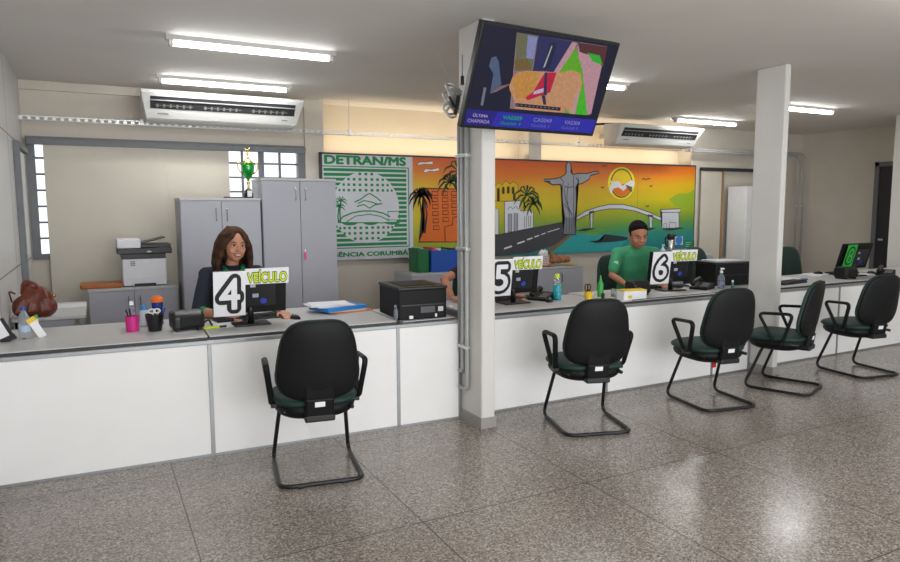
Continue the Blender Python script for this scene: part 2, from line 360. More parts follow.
# right rear: track, cream board, wooden post, pale cabinet
t = obj('cream_board', B(8.53, 8.98, 3.42, 3.44, 0.02, 2.10), M['cream'], bevel=0.003); tag(t, 'tall cream board right beside the mural end', 'panel')
t = obj('wooden_post', B(8.99, 9.025, 3.41, 3.45, 0.0, 2.12), M['post'], bevel=0.003); tag(t, 'thin wooden post between cream board and pale cabinet', 'post')
t = obj('sliding_track', B(8.52, 10.1, 3.40, 3.46, 2.11, 2.16), M['edge'], bevel=0.003); tag(t, 'dark track on the back wall right of the mural', 'track')

# ------------------------------------------------------------------ service counters
def counter(x0, x1, joints, label, loc, rz, ends=()):
    t = thing('service_counter', label, 'counter', loc, rz, None)
    js = [x0] + joints + [x1]
    for i in range(len(js) - 1):
        a, b = js[i], js[i + 1]
        obj('front_panel', B(a + 0.011, b - 0.011, 0.006, 0.028, 0.012, 0.708), M['laminate'], t, bevel=0.0015)
    for j in js: obj('post', B(j - 0.012, j + 0.012, 0.0, 0.04, 0, 0.71), M['alu'], t, bevel=0.002)
    obj('bottom_rail', B(x0 - 0.01, x1 + 0.01, 0.0, 0.035, 0, 0.014), M['alu'], t)
    obj('top_rail', B(x0 - 0.01, x1 + 0.01, -0.002, 0.045, 0.708, 0.733), M['alu'], t, bevel=0.003)
    return t
a = math.atan2(-0.1, 2.85)
counter(0.0, 2.87, [1.145, 2.39], 'long white counter front at left with desk four, up to the television pillar', (-0.552, 0.062, 0), a)
counter(2.455, 5.42, [3.70, 4.93], 'white counter front between the two pillars, desks five and six', (0, -0.035, 0), 0)
counter(5.545, 9.9, [6.80, 8.05, 9.0], 'white counter front beyond the second pillar, desk eight', (0, -0.01, 0), 0)
def desk(x0, x1, y0, y1, label, loc=(0, 0, 0), rz=0, z=0.757, group=None):
    t = thing('desk', label, 'desk', loc, rz)
    obj('worktop', B(x0, x1, y0, y1, z - 0.018, z), M['top'], t, bevel=0.002)
    obj('gap_shade_strip', B(x0, x1, y0 - 0.002, y0 + 0.004, z - 0.026, z - 0.0065), M['edge'], t)  # dark colour painted in for the shaded gap between worktop and rail
    for x in (x0 + 0.05, x1 - 0.08):
        g = obj('leg', B(x, x + 0.03, y0 + 0.12, y1 - 0.12, 0.04, z - 0.02), M['cab'], t, bevel=0.003)
        obj('foot', B(x - 0.005, x + 0.035, y0 + 0.06, y1 - 0.06, 0, 0.04), M['edge'], g)
    return t
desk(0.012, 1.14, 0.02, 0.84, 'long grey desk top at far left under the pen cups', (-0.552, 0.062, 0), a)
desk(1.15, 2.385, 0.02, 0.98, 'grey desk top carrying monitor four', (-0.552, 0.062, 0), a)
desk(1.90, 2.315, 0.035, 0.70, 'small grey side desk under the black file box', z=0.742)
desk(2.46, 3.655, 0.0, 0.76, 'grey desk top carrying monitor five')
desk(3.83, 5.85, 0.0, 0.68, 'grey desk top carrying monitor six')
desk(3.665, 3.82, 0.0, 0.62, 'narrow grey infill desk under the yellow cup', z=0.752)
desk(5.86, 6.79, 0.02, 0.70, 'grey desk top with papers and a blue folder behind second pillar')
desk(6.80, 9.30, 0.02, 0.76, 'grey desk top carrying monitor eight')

# ------------------------------------------------------------------ visitor chairs
def pad(w, h, t, taper=0.15, ex=2.6, dome=0.0, curve=0.0, n=32, rings=7, lift=0.0):
    # cushion lying in local xz plane, facing -y/+y ; taper narrows the top
    bm = new_bm(); sides = {}
    for sgn in (1, -1):
        rs = []
        for i in range(rings + 1):
            q = math.sin(PI / 2 * i / rings) if i else 0
            ring = []
            for k in range(n if i else 1):
                th = 2 * PI * k / n; c, s = math.cos(th), math.sin(th)
                x = math.copysign(abs(c) ** (2 / ex), c); z = math.copysign(abs(s) ** (2 / ex), s)
                x *= w / 2 * q * (1 - taper * max(-0.45, z * q)); z *= h / 2 * q
                y = sgn * t / 2 * (max(0, 1 - q ** 3)) ** 0.5 + curve * (x / (w / 2)) ** 2 + dome * (z / (h / 2)) ** 2
                ring.append(bm.verts.new((x, y, z)) if i < rings or sgn == 1 else None)
            rs.append(ring)
        sides[sgn] = rs
    sides[-1][rings] = sides[1][rings]
    for sgn in (1, -1):
        rs = sides[sgn]
        for k in range(n): bm.faces.new((rs[0][0], rs[1][k], rs[1][(k + 1) % n]))
        for i in range(1, rings):
            for k in range(n): bm.faces.new((rs[i][k], rs[i + 1][k], rs[i + 1][(k + 1) % n], rs[i][(k + 1) % n]))
    return bm
def make_visitor_chair():
    t = thing('visitor_chair', 'x', 'chair')
    # sled frame (closed at the rear), front uprights leaning back under the seat
    half = 0.232
    pts = [(-0.19, -0.16, 0.405), (-0.19, 0.10, 0.405), (-half, 0.25, 0.014), (-half, -0.26, 0.014), (half, -0.26, 0.014), (half, 0.25, 0.014), (0.19, 0.10, 0.405), (0.19, -0.16, 0.405)]
    bm = new_bm(); tube(bm, fillet(pts, 0.075, 7), 0.0125, 12); obj('sled_frame', bm, M['tube'], t, smooth=True)
    for x, y in ((-0.12, -0.26), (0.12, -0.26)): obj('glide', B(x - 0.02, x + 0.02, y - 0.014, y + 0.014, 0.0, 0.018), M['plast2'], t, bevel=0.004)
    obj('seat', pad(0.50, 0.47, 0.095, 0.06, 3.2, n=36), M['green'], t, smooth=True, loc=(0, 0.05, 0.448), rot=(R(90), 0, 0))
    obj('seat_shell', pad(0.475, 0.45, 0.15, 0.06, 3.0, n=36), M['plastic'], t, smooth=True, loc=(0, 0.045, 0.405), rot=(R(90), 0, 0))
    tilt = R(9)
    obj('backrest', pad(0.455, 0.475, 0.075, 0.15, 3.5, dome=-0.0, curve=0.035, n=40), M['green'], t, smooth=True, loc=(0, -0.205, 0.700), rot=(tilt, 0, 0))
    sh = obj('back_shell', pad(0.447, 0.466, 0.05, 0.15, 3.5, dome=0.0, curve=0.035, n=40), M['plastic'], t, smooth=True, loc=(0, -0.230, 0.700), rot=(tilt, 0, 0))
    bm = new_bm(); box(bm, -0.082, 0.082, -0.012, 0.012, -0.33, -0.03); box(bm, -0.078, 0.078, -0.022, 0.06, -0.355, -0.215)
    obj('back_bracket', bm, M['plastic'], t, loc=(0, -0.237, 0.700), rot=(tilt, 0, 0), bevel=0.012)
    obj('maker_label', B(-0.028, 0.028, -0.0245, -0.0215, -0.262, -0.232), M['white'], t, loc=(0, -0.237, 0.700), rot=(tilt, 0, 0))
    bm = new_bm(); box(bm, -0.085, 0.085, -0.22, 0.12, 0.35, 0.39); obj('under_bracket', bm, M['plast2'], t, bevel=0.01)
    for s in (-1, 1):
        loop = [(s * 0.245, 0.02, 0.43), (s * 0.275, 0.14, 0.66), (s * 0.28, -0.13, 0.672), (s * 0.25, -0.05, 0.43)]
        bm = new_bm(); tube(bm, fillet(loop, 0.05, 5, closed=True), 0.018, 10, closed=True, r2=0.0125); obj('armrest', bm, M['plastic'], t, smooth=True)
        obj('arm_mount', B(min(s * 0.17, s * 0.255), max(s * 0.17, s * 0.255), -0.05, 0.04, 0.405, 0.43), M['plast2'], t, bevel=0.005)
    return t
spots = [(1.10, -0.49, -9, 'dark green visitor chair facing desk four, nearest the left'),
         (3.04, -0.58, -17, 'dark green visitor chair facing desk five beside the television pillar'),
         (4.27, -0.60, -10, 'dark green visitor chair at desk six, between two other chairs'),
         (5.17, -0.58, 21, 'dark green visitor chair turned side-on in front of second pillar'),
         (6.26, -0.55, -9, 'dark green visitor chair facing desk eight, farthest right')]
proto = make_visitor_chair()
for i, (x, y, rz, lb) in enumerate(spots):
    c = proto if i == 0 else copy_tree(proto)
    c.location = (x, y, 0); c.rotation_euler = (0, 0, R(rz)); c['label'] = lb; c['group'] = 'visitor chairs along the counter'
# small red tag hanging under the third chair
t = obj('red_tag', B(-0.02, 0.02, -0.006, 0.006, -0.02, 0.02), M['red'], None, loc=(4.185, -0.70, 0.325), bevel=0.003); t.parent = None
tag(t, 'small red tag under the seat of the chair at desk six', 'tag')

def make_office_chair():
    t = thing('office_chair', 'x', 'chair')
    obj('seat', pad(0.50, 0.48, 0.09, 0.05, 3.2), M['green'], t, smooth=True, loc=(0, -0.02, 0.46), rot=(R(90), 0, 0))
    obj('backrest', pad(0.48, 0.52, 0.08, 0.12, 3.6, curve=-0.03), M['green'], t, smooth=True, loc=(0, 0.245, 0.77), rot=(R(-5), 0, 0))
    obj('back_spine', B(-0.03, 0.03, 0.26, 0.285, 0.36, 0.75), M['plast2'], t, bevel=0.006)
    obj('gas_column', LA([(0.03, 0.09), (0.03, 0.25), (0.018, 0.26), (0.018, 0.42)]), M['plast2'], t, smooth=True)
    bm = new_bm()
    for k in range(5):
        aa = 2 * PI * k / 5; tube(bm, [(0, 0, 0.10), (0.29 * math.cos(aa), 0.29 * math.sin(aa), 0.065)], [0.028, 0.016], 8)
    obj('star_base', bm, M['plast2'], t)
    for k in range(5):
        aa = 2 * PI * k / 5; bm = new_bm(); tube(bm, [(0.28 * math.cos(aa) - 0.02 * math.sin(aa), 0.28 * math.sin(aa) + 0.02 * math.cos(aa), 0.027), (0.28 * math.cos(aa) + 0.02 * math.sin(aa), 0.28 * math.sin(aa) - 0.02 * math.cos(aa), 0.027)], 0.026, 12)
        obj('caster', bm, M['plast2'], t)
    return t
oc = make_office_chair()
for i, (x, y, rz, lb) in enumerate([(0.95, 1.32, 0, 'dark office chair under the smiling woman at desk four'),
                                    (3.26, 1.20, 0, 'dark office chair hidden behind the television pillar'),
                                    (4.98, 1.14, 8, 'dark green office chair holding the man in green'),
                                    (6.03, 0.92, 12, 'empty dark green office chair right behind monitor six'),
                                    (7.88, 1.15, 0, 'empty dark office chair just right of the second pillar')]):
    c = oc if i == 0 else copy_tree(oc)
    c.location = (x, y, 0); c.rotation_euler = (0, 0, R(rz)); c['label'] = lb; c['group'] = 'office chairs behind the counter'
    if i == 3: c.scale = (1.06, 1.06, 1.06)

# ------------------------------------------------------------------ monitors with number cards
def monitor(loc, rz, digit, dcol, label, w=0.485, h=0.295, tilt=8, word=True, cardx=0.0, size=0.205):
    t = thing('monitor', label, 'monitor', loc, R(rz))
    bm = new_bm(); box(bm, -0.12, 0.12, -0.085, 0.085, 0, 0.012); obj('base', bm, M['plast2'], t, bevel=0.005)
    bm = new_bm(); tube(bm, [(0.0, 0.0, 0.01), (0.0, 0.01, 0.2)], [0.022, 0.018], 10); obj('stand', bm, M['plast2'], t, smooth=True)
    hd = R(tilt)
    def part(n, b, m, par=None, **k):
        o = obj(n, b, m, par or t, loc=(0, 0, 0.225), rot=(hd, 0, 0), **k) if par is None else obj(n, b, m, par, **k); return o
    body = part('screen_housing', B(-w / 2, w / 2, -0.012, 0.02, -h / 2, h / 2), M['plastic'], bevel=0.006)
    obj('rear_cover', B(-w * 0.36, w * 0.36, -0.034, -0.01, -h * 0.36, h * 0.3), M['plast2'], body, bevel=0.012)
    obj('display', B(-w / 2 + 0.012, w / 2 - 0.012, 0.02, 0.0215, -h / 2 + 0.012, h / 2 - 0.012), M['screen'], body)
    yb = -0.036
    if word:
        cx = -w / 2 + size / 2 + cardx
        card = obj('number_card', B(cx - size / 2, cx + size / 2, yb - 0.002, yb, -h / 2 - 0.005, h / 2 + 0.005), M['white'], body)
        text('number_outline', digit, cx, yb - 0.0025, 0, size * 0.92, h * 0.93, M['ink'], card, 0.13)
        text('number', digit, cx, yb - 0.0045, 0, size * 0.66, h * 0.74, M['white'], card, 0.02)
        wx0 = cx + size / 2; wx1 = w / 2 + 0.01
        wc = obj('word_card', B(wx0, wx1, yb - 0.002, yb, h / 2 - 0.090, h / 2 + 0.018), M['white'], body)
        text('word_outline', 'VEÍCULO', (wx0 + wx1) / 2, yb - 0.0025, h / 2 - 0.036, (wx1 - wx0) * 0.94, 0.098, M['ink'], wc, 0.075)
        text('word', 'VEÍCULO', (wx0 + wx1) / 2, yb - 0.0045, h / 2 - 0.036, (wx1 - wx0) * 0.915, 0.086, M['neon'], wc, 0.028)
    else:
        cx = -w / 2 + 0.10
        card = obj('number_card', B(cx - 0.07, cx + 0.10, yb - 0.002, yb, -h / 2 + 0.0, h / 2 - 0.0), mat('green_card', S(40, 170, 60), 0.6, var=0.05), body)
        text('number', digit, cx + 0.015, yb - 0.0028, 0.02, 0.145, 0.22, M['ink'], card, 0.07)
        text('number_inner', digit, cx + 0.015, yb - 0.0045, 0.02, 0.105, 0.18, mat('green_card', S(40, 170, 60)), card, 0.01)
    # stickers on the rear
    obj('sticker', B(w * 0.0 - 0.005, w * 0.0 + 0.03, -0.0355, -0.034, h * 0.12, h * 0.19), P(170, 172, 176), body)
    obj('sticker', B(w * 0.02, w * 0.02 + 0.04, -0.0355, -0.034, -h * 0.12, -h * 0.03), P(150, 160, 180), body)
    bm = new_bm(); flat(bm, ell(w * 0.17, -h * 0.21, 0.022, 0.02), -0.0356); obj('blue_sticker', bm, P(40, 60, 170), body)
    return t
monitor((0.915, 0.36, 0.757), 0, '4', None, 'black monitor with white card reading four, before the smiling woman')
monitor((3.03, 0.36, 0.757), 0, '5', None, 'black monitor with white card reading five, beside the television pillar')
monitor((4.79, 0.36, 0.757), -8, '6', None, 'black monitor with white card reading six, before the man in green', w=0.485)
monitor((7.58, 0.34, 0.757), 0, '8', None, 'black tilted monitor with green card reading eight', w=0.53, tilt=15, word=False)

def keyboard(loc, rz, label):
    t = thing('keyboard', label, 'keyboard', loc, R(rz), 'black keyboards on the desks')
    obj('case', B(-0.22, 0.22, -0.075, 0.075, 0, 0.02), M['plast2'], t, bevel=0.006)
    bm = new_bm()
    for i in range(15):
        for j in range(5): box(bm, -0.208 + i * 0.0278, -0.184 + i * 0.0278, -0.066 + j * 0.0265, -0.044 + j * 0.0265, 0.02, 0.026)
    obj('keys', bm, M['plastic'], t)
keyboard((0.93, 0.60, 0.757), 5, 'black keyboard behind monitor four')
keyboard((3.13, 0.56, 0.757), -10, 'black keyboard behind monitor five')
keyboard((4.92, 0.54, 0.757), -15, 'black keyboard behind monitor six')
keyboard((7.70, 0.55, 0.757), 0, 'black keyboard behind monitor eight')
keyboard((6.28, 0.20, 0.757), 8, 'black keyboard just right of the second pillar')
def mouse(loc, rz, label):
    bm = new_bm(); ball(bm, (0, 0, 0), (0.03, 0.052, 0.032)); bmesh.ops.bisect_plane(bm, geom=bm.verts[:] + bm.edges[:] + bm.faces[:], plane_co=(0, 0, 0.0), plane_no=(0, 0, -1), clear_outer=True)
    bmesh.ops.contextual_create(bm, geom=[e for e in bm.edges if e.is_boundary])
    t = thing('computer_mouse', label, 'mouse', loc, R(rz), 'black mice on the desks')
    obj('body', bm, M['plast2'], t, smooth=True); bm = new_bm(); tube(bm, [(-0.004, 0.03, 0.026), (0.004, 0.03, 0.026)], 0.008, 10); obj('scroll_wheel', bm, M['alu'], t)
    bm = new_bm(); tube(bm, [(0, 0.05, 0.01), (0.01, 0.10, 0.004), (0.05, 0.16, 0.004)], 0.0025, 6); obj('cable', bm, M['plast2'], t)
mouse((1.24, 0.44, 0.757), 20, 'black mouse right of monitor four')
mouse((3.33, 0.27, 0.757), -50, 'black mouse at the right foot of monitor five')
mouse((8.02, 0.40, 0.757), 0, 'black mouse right of monitor eight')
def desk_phone(loc, rz, label):
    t = thing('desk_phone', label, 'telephone', loc, R(rz), 'black desk telephones')
    bm = new_bm(); prism_x(bm, [(-0.1, 0), (0.1, 0), (0.1, 0.06), (-0.1, 0.02)], -0.085, 0.085); obj('body', bm, M['plastic'], t, bevel=0.005)
    bm = new_bm(); tube(bm, fillet([(-0.055, -0.09, 0.045), (-0.055, -0.07, 0.066), (-0.055, 0.08, 0.094), (-0.055, 0.1, 0.075)], 0.02, 4), [0.022] * 2 + [0.018] * 8 + [0.022] * 2, 10); obj('handset', bm, M['plast2'], t, smooth=True)
    bm = new_bm()
    for i in range(3):
        for j in range(4): box(bm, 0.0 + i * 0.025, 0.017 + i * 0.025, -0.07 + j * 0.03, -0.05 + j * 0.03, 0.03 + j * 0.006, 0.036 + j * 0.006)
    obj('keypad', bm, M['alu'], t)
desk_phone((3.36, 0.42, 0.757), -60, 'black phone on desk five by the turquoise bottle')
desk_phone((5.14, 0.30, 0.757), -70, 'black phone right of monitor six')
desk_phone((7.98, 0.22, 0.757), -70, 'black phone at the right of monitor eight')
def desk_device(loc, rz, label, sx=1.0):
    t = thing('desk_device', label, 'device', loc, R(rz), 'rounded black devices next to monitors')
    bm = new_bm(); prism_x(bm, [(-0.07, 0.015), (0.08, 0.015), (0.085, 0.11), (0.05, 0.128), (-0.03, 0.128), (-0.075, 0.10)], -0.085 * sx, 0.085 * sx)
    obj('body', bm, M['plast2'], t, bevel=0.018, seg=3)
    bm = new_bm(); box(bm, -0.05 * sx, 0.07 * sx, -0.078, -0.06, 0.03, 0.10); obj('front_cover', bm, M['plastic'], t, bevel=0.006)
    for x in (-0.06, 0.06): obj('foot', B(x * sx - 0.01, x * sx + 0.01, -0.06, 0.07, 0, 0.018), M['tube'], t)
    bm = new_bm(); tube(bm, fillet([(0.085 * sx, 0.0, 0.03), (0.12 * sx, 0.0, 0.06), (0.14 * sx, 0.03, 0.012), (0.16 * sx, 0.1, 0.004)], 0.03, 5), 0.006, 8); obj('cable', bm, M['plast2'], t)
desk_device((0.505, 0.34, 0.757), 6, 'rounded black device standing right of the black pen cup', 1.15)
desk_device((4.30, 0.27, 0.757), -10, 'rounded black device left of monitor six', 1.05)
desk_device((7.22, 0.20, 0.757), -6, 'rounded black device left of monitor eight', 1.15)

# ------------------------------------------------------------------ things on desk one (far left)
def cup(loc, r0, r1, h, m, name, label, cat):
    t = thing(name, label, cat, loc)
    bm = new_bm(); lathe(bm, [(r0, 0), (r0 * 1.0, 0.002), (r1, h), (r1 - 0.003, h), (r0 - 0.003, 0.006), (0.0, 0.005)], n=24)
    obj('cup', bm, m, t, smooth=False); return t
def stick(par, name, x, y, z0, dx, dy, ln, r, m):
    bm = new_bm(); v = Vector((dx, dy, 1)).normalized() * ln; tube(bm, [(x, y, z0), (x + v.x, y + v.y, z0 + v.z)], r, 8)
    return obj(name, bm, m, par)
c1 = (0.188, 0.46, 0.757); cup(c1, 0.038, 0.042, 0.10, M['pink'], 'pen_cup', 'pink pen cup on the left desk', 'cup')
for i, (dx, dy, m, lb) in enumerate(((-0.25, 0.05, 'red', 'red pen leaning left in the pink cup'), (-0.12, 0.1, 'ink', 'black pen in the pink cup'), (-0.32, -0.05, 'denim', 'dark pen leaning farthest left in the pink cup'))):
    bm = new_bm(); v = Vector((dx, dy, 1)).normalized(); a0 = Vector((c1[0] + 0.004 * i, c1[1], c1[2] + 0.008))
    tube(bm, [a0, a0 + v * 0.14], 0.0045, 8); tag(obj('pen', bm, M[m]), lb, 'pen', 'pens in the pink cup')
c2 = (0.318, 0.41, 0.757); cup(c2, 0.040, 0.058, 0.11, M['plast2'], 'pen_cup', 'black tapered pen cup beside the pink one', 'cup')
bm = new_bm()
for s in (-1, 1): tube(bm, [Vector((c2[0] + 0.015 * s + 0.020 * math.cos(q / 10 * 2 * PI), c2[1], 0.757 + 0.128 + 0.014 * math.sin(q / 10 * 2 * PI))) for q in range(10)], 0.004, 6, closed=True)
tube(bm, [(c2[0] - 0.01, c2[1], 0.877), (c2[0] + 0.004, c2[1], 0.775)], 0.003, 6)
tag(obj('scissors', bm, M['white']), 'scissors with pale handles in the black pen cup', 'scissors')
bm = new_bm(); tube(bm, [(c2[0] + 0.02, c2[1], 0.77), (c2[0] + 0.065, c2[1] + 0.01, 0.90)], 0.0045, 8); tag(obj('pen', bm, M['blue']), 'blue pen leaning right in the black pen cup', 'pen')
bm = new_bm(); tube(bm, [(c2[0] + 0.0, c2[1] + 0.02, 0.77), (c2[0] + 0.03, c2[1] + 0.03, 0.895)], 0.005, 8); tag(obj('pen', bm, M['yellow']), 'yellow pen in the black pen cup', 'pen')
def bottle(loc, label, prof, m, capprof, capm, name='bottle', band=None, bandm=None, pump=False):
    t = thing(name, label, 'bottle', loc)
    obj('body', LA(prof), m, t, smooth=True)
    obj('cap', LA(capprof), capm, t, smooth=False)
    if band: obj('label_band', LA(band), bandm, t)
    if pump:
        bm = new_bm(); z = capprof[-1][1]; tube(bm, [(0, 0, z), (0, 0, z + 0.02)], 0.006, 8); tube(bm, [(-0.01, 0, z + 0.022), (0.035, 0, z + 0.018)], 0.007, 8); obj('pump', bm, capm, t)
    return t
bottle((-0.405, 0.50, 0.757), 'clear water bottle with blue cap at the far left', [(0.030, 0), (0.032, 0.01), (0.032, 0.07), (0.029, 0.08), (0.032, 0.09), (0.031, 0.13), (0.012, 0.17), (0.012, 0.18)], M['clear'], [(0.015, 0.178), (0.015, 0.196)], M['blue'], band=[(0.0328, 0.045), (0.0328, 0.085)], bandm=P(170, 190, 215))
bottle((-0.345, 0.545, 0.757), 'slim pale marker tube next to the water bottle', [(0.012, 0), (0.013, 0.01), (0.013, 0.10), (0.008, 0.115)], P(215, 215, 170), [(0.011, 0.115), (0.010, 0.135)], M['lgreen'], name='marker')
bm = new_bm(); prism_x(bm, [(-0.003, 0), (0.003, 0), (0.003, 0.13), (-0.003, 0.13)], -0.022, 0.022)
t = thing('name_stand', 'white leaning card with yellow top on the far left desk', 'stand', (-0.31, 0.50, 0.760), R(15))
q = obj('card', bm, M['white'], t, rot=(0, R(-28), 0)); obj('yellow_clip', B(-0.024, 0.024, -0.006, 0.006, 0.11, 0.14), M['yellow'], q)
t = thing('number_sign', 'black and white tilted number card cut by the left edge', 'sign', (-0.555 + 0.075, 0.43, 0.757), R(0))
q = obj('card', B(-0.08, 0.035, -0.002, 0.002, 0.0, 0.14), M['white'], t, rot=(0, R(-24), 0)); obj('black_border', B(-0.04, 0.045, -0.0035, -0.002, 0.0, 0.035), M['ink'], q); obj('black_stripe', B(0.02, 0.04, -0.004, -0.002, 0.0, 0.145), M['ink'], q)
bottle((0.195, 0.62, 0.757), 'clear bottle with white top behind the pink cup', [(0.026, 0), (0.027, 0.01), (0.027, 0.10), (0.012, 0.13), (0.012, 0.15)], M['clear'], [(0.014, 0.15), (0.013, 0.175)], M['white'])
bottle((0.268, 0.62, 0.757), 'small white bottle with light blue cap', [(0.026, 0), (0.027, 0.01), (0.027, 0.10), (0.018, 0.115)], P(215, 222, 232, 0.3), [(0.021, 0.115), (0.020, 0.142)], M['lblue'])
bottle((0.355, 0.66, 0.757), 'blue shaker bottle with orange lid', [(0.034, 0), (0.036, 0.01), (0.030, 0.07), (0.036, 0.14), (0.036, 0.155)], P(22, 48, 130, 0.25), [(0.040, 0.155), (0.041, 0.175), (0.028, 0.19), (0.024, 0.196)], M['orange'])
bm = new_bm(); tube(bm, [(0.60, 0.30, 0.765), (0.70, 0.31, 0.765)], 0.008, 10); t = thing('marker', 'neon yellow highlighter lying on desk near monitor four', 'marker', (0, 0, 0)); obj('barrel', bm, M['neon'], t)
bm = new_bm(); tube(bm, [(0.70, 0.31, 0.765), (0.745, 0.314, 0.765)], 0.009, 10); obj('marker_cap', bm, M['ink'], t)
def sheet(name, pts, z, h, m, label, cat, group=None, parent=None):
    bm = new_bm(); a = [bm.verts.new((x, y, z)) for x, y in pts]; b = [bm.verts.new((x, y, z + h)) for x, y in pts]; n = len(pts)
    bm.faces.new(a[::-1]); bm.faces.new(b)
    for i in range(n): bm.faces.new((a[i], a[(i + 1) % n], b[(i + 1) % n], b[i]))
    o = obj(name, bm, m, parent)
    if label: tag(o, label, cat, group)
    return o
def rect(cx, cy, w, d, rz):
    c, s = math.cos(R(rz)), math.sin(R(rz)); return [(cx + x * c - y * s, cy + x * s + y * c) for x, y in ((-w / 2, -d / 2), (w / 2, -d / 2), (w / 2, d / 2), (-w / 2, d / 2))]
sheet('paper_sheet', rect(0.47, 0.33, 0.15, 0.21, 5), 0.757, 0.001, M['paper'], 'white paper lying under the black device at left', 'paper')
sheet('paper_sheet', rect(0.78, 0.46, 0.21, 0.297, 5), 0.757, 0.002, M['paper'], 'white paper lying under monitor four stand', 'paper')
# paper pile on desk four
px, py = 1.60, 0.66
sheet('orange_folder', rect(px + 0.09, py - 0.03, 0.33, 0.23, 14), 0.757, 0.006, P(205, 120, 70), 'orange folder at the bottom of the paper pile', 'folder')
sheet('magazine', rect(px + 0.06, py - 0.01, 0.30, 0.22, 6), 0.7635, 0.010, P(205, 200, 190), 'thin magazine between the orange and blue folders', 'magazine')
sheet('blue_folder', rect(px + 0.03, py, 0.36, 0.25, 18), 0.774, 0.026, M['lblue'], 'light blue folder under the white paper pile', 'folder')
for i, (dx, dy, rz, lb) in enumerate(((0.0, 0.0, 10, 'lowest sheets of white paper on the blue folder'), (-0.04, 0.01, 2, 'middle sheets of white paper on the blue folder'), (-0.02, 0.0, -6, 'topmost sheets of white paper on the blue folder'))):
    sheet('paper_stack', rect(px - 0.02 + dx, py + 0.01 + dy, 0.30, 0.21, rz), 0.801 + i * 0.0065, 0.006, M['paper'], lb, 'paper', 'white papers on the blue folder')
def file_box(loc, rz, label, w=0.385, d=0.42, h=0.235):
    t = thing('file_box', label, 'box', loc, R(rz), 'black file boxes')
    bm = new_bm(); box(bm, -w / 2, w / 2, 0, d, 0, h - 0.02); obj('body', bm, M['plastic'], t, bevel=0.008)
    obj('lid', B(-w / 2 - 0.006, w / 2 + 0.006, -0.006, d + 0.006, h - 0.022, h), M['plast2'], t, bevel=0.006)
    obj('lid_recess', B(-w / 2 + 0.05, w / 2 - 0.05, 0.07, d - 0.07, h, h + 0.003), M['plastic'], t)
    obj('front_ridge', B(-w / 2 + 0.02, w / 2 - 0.02, -0.005, 0.001, h * 0.42, h * 0.46), M['plast2'], t)
    return t
fb = file_box((2.075, 0.075, 0.742), -4, 'black file box on the counter left of the television pillar', w=0.37, d=0.45, h=0.235)
obj('grey_sticker', B(-0.02, 0.09, -0.0065, -0.004, 0.045, 0.09), P(90, 90, 94), fb); obj('white_sticker', B(0.115, 0.155, -0.0065, -0.004, 0.05, 0.085), P(200, 200, 204), fb)
obj('latch', B(-0.11, -0.08, -0.012, 0.0, 0.008, 0.03), M['white'], fb, bevel=0.002); obj('latch', B(0.09, 0.105, -0.012, 0.0, 0.01, 0.035), M['white'], fb, bevel=0.002)
bottle((1.865, 0.085, 0.757), 'small spray bottle before the black file box', [(0.014, 0), (0.015, 0.005), (0.015, 0.06), (0.007, 0.075)], M['clear'], [(0.009, 0.075), (0.008, 0.10)], M['clear'])
fb2 = file_box((5.63, 0.36, 0.757), -8, 'black file box with papers, left of the second pillar', w=0.42, d=0.30, h=0.235)
sheet('paper_stack', rect(5.65, 0.51, 0.33, 0.22, -8), 0.9955, 0.008, M['paper'], 'white papers lying on the right black file box', 'paper')

# ------------------------------------------------------------------ desk five and six things
bottle((3.475, 0.36, 0.757), 'turquoise liquid bottle with yellow green cap on desk five', [(0.035, 0), (0.036, 0.01), (0.036, 0.12), (0.033, 0.13)], M['teal'], [(0.020, 0.185), (0.020, 0.215), (0.014, 0.222)], M['neon'])
bm = LA([(0.0355, 0.13), (0.030, 0.155), (0.016, 0.185), (0.015, 0.19)]); t = [o for o in bpy.data.objects if o.get('label', '').startswith('turquoise')][0]; obj('neck', bm, M['clear'], t, smooth=True)
for k in range(5): obj('flower_print', LA([(0.0365, 0.02 + 0.02 * k), (0.0365, 0.032 + 0.02 * k)], n=6), P(190, 215, 60) if k in (1, 3) else P(30, 90, 170), t, rot=(0, 0, k * 1.3)) if k in (1, 3) else None
sheet('paper_sheet', rect(3.42, 0.62, 0.21, 0.26, -20), 0.757, 0.002, M['paper'], 'white sheet behind the turquoise bottle', 'paper')
bm = new_bm(); tube(bm, [(0, 0, 0), (0, 0, 0.05)], 0.018, 12); tag(obj('tape_roll', bm, M['orange'], loc=(2.90, 0.50, 0.757)), 'small orange cylinder behind monitor five', 'tape')
c3 = (3.70, 0.22, 0.757); cup((3.70, 0.22, 0.752), 0.028, 0.036, 0.075, M['yellow'], 'pen_cup', 'yellow cup on the counter behind the second chair', 'cup')
bm = new_bm(); tube(bm, [(3.735, 0.26, 0.752), (3.735, 0.26, 0.84)], 0.018, 12); tag(obj('glue_stick', bm, M['red']), 'red glue stick right behind the yellow cup', 'glue')
bm = new_bm(); tube(bm, [(3.79, 0.14, 0.752), (3.79, 0.14, 0.815)], 0.015, 12); tag(obj('ink_bottle', bm, M['plast2']), 'tiny black bottle right of the yellow cup', 'bottle')
bm = new_bm()
for s in (-1, 1): tube(bm, [Vector((3.69 + 0.014 * s + 0.017 * math.cos(q / 10 * 2 * PI) , 0.22, 0.862 + 0.030 * math.sin(q / 10 * 2 * PI))) for q in range(10)], 0.0045, 6, closed=True)
tube(bm, [(3.68, 0.22, 0.835), (3.70, 0.22, 0.77)], 0.004, 6); tag(obj('scissors', bm, M['plast2']), 'black handled scissors in the yellow cup', 'scissors')
bottle((3.93, 0.34, 0.757), 'small bright green bottle behind the second chair', [(0.026, 0), (0.027, 0.01), (0.027, 0.11), (0.012, 0.14), (0.012, 0.15)], M['lgreen'], [(0.009, 0.15), (0.006, 0.185)], M['lgreen'])
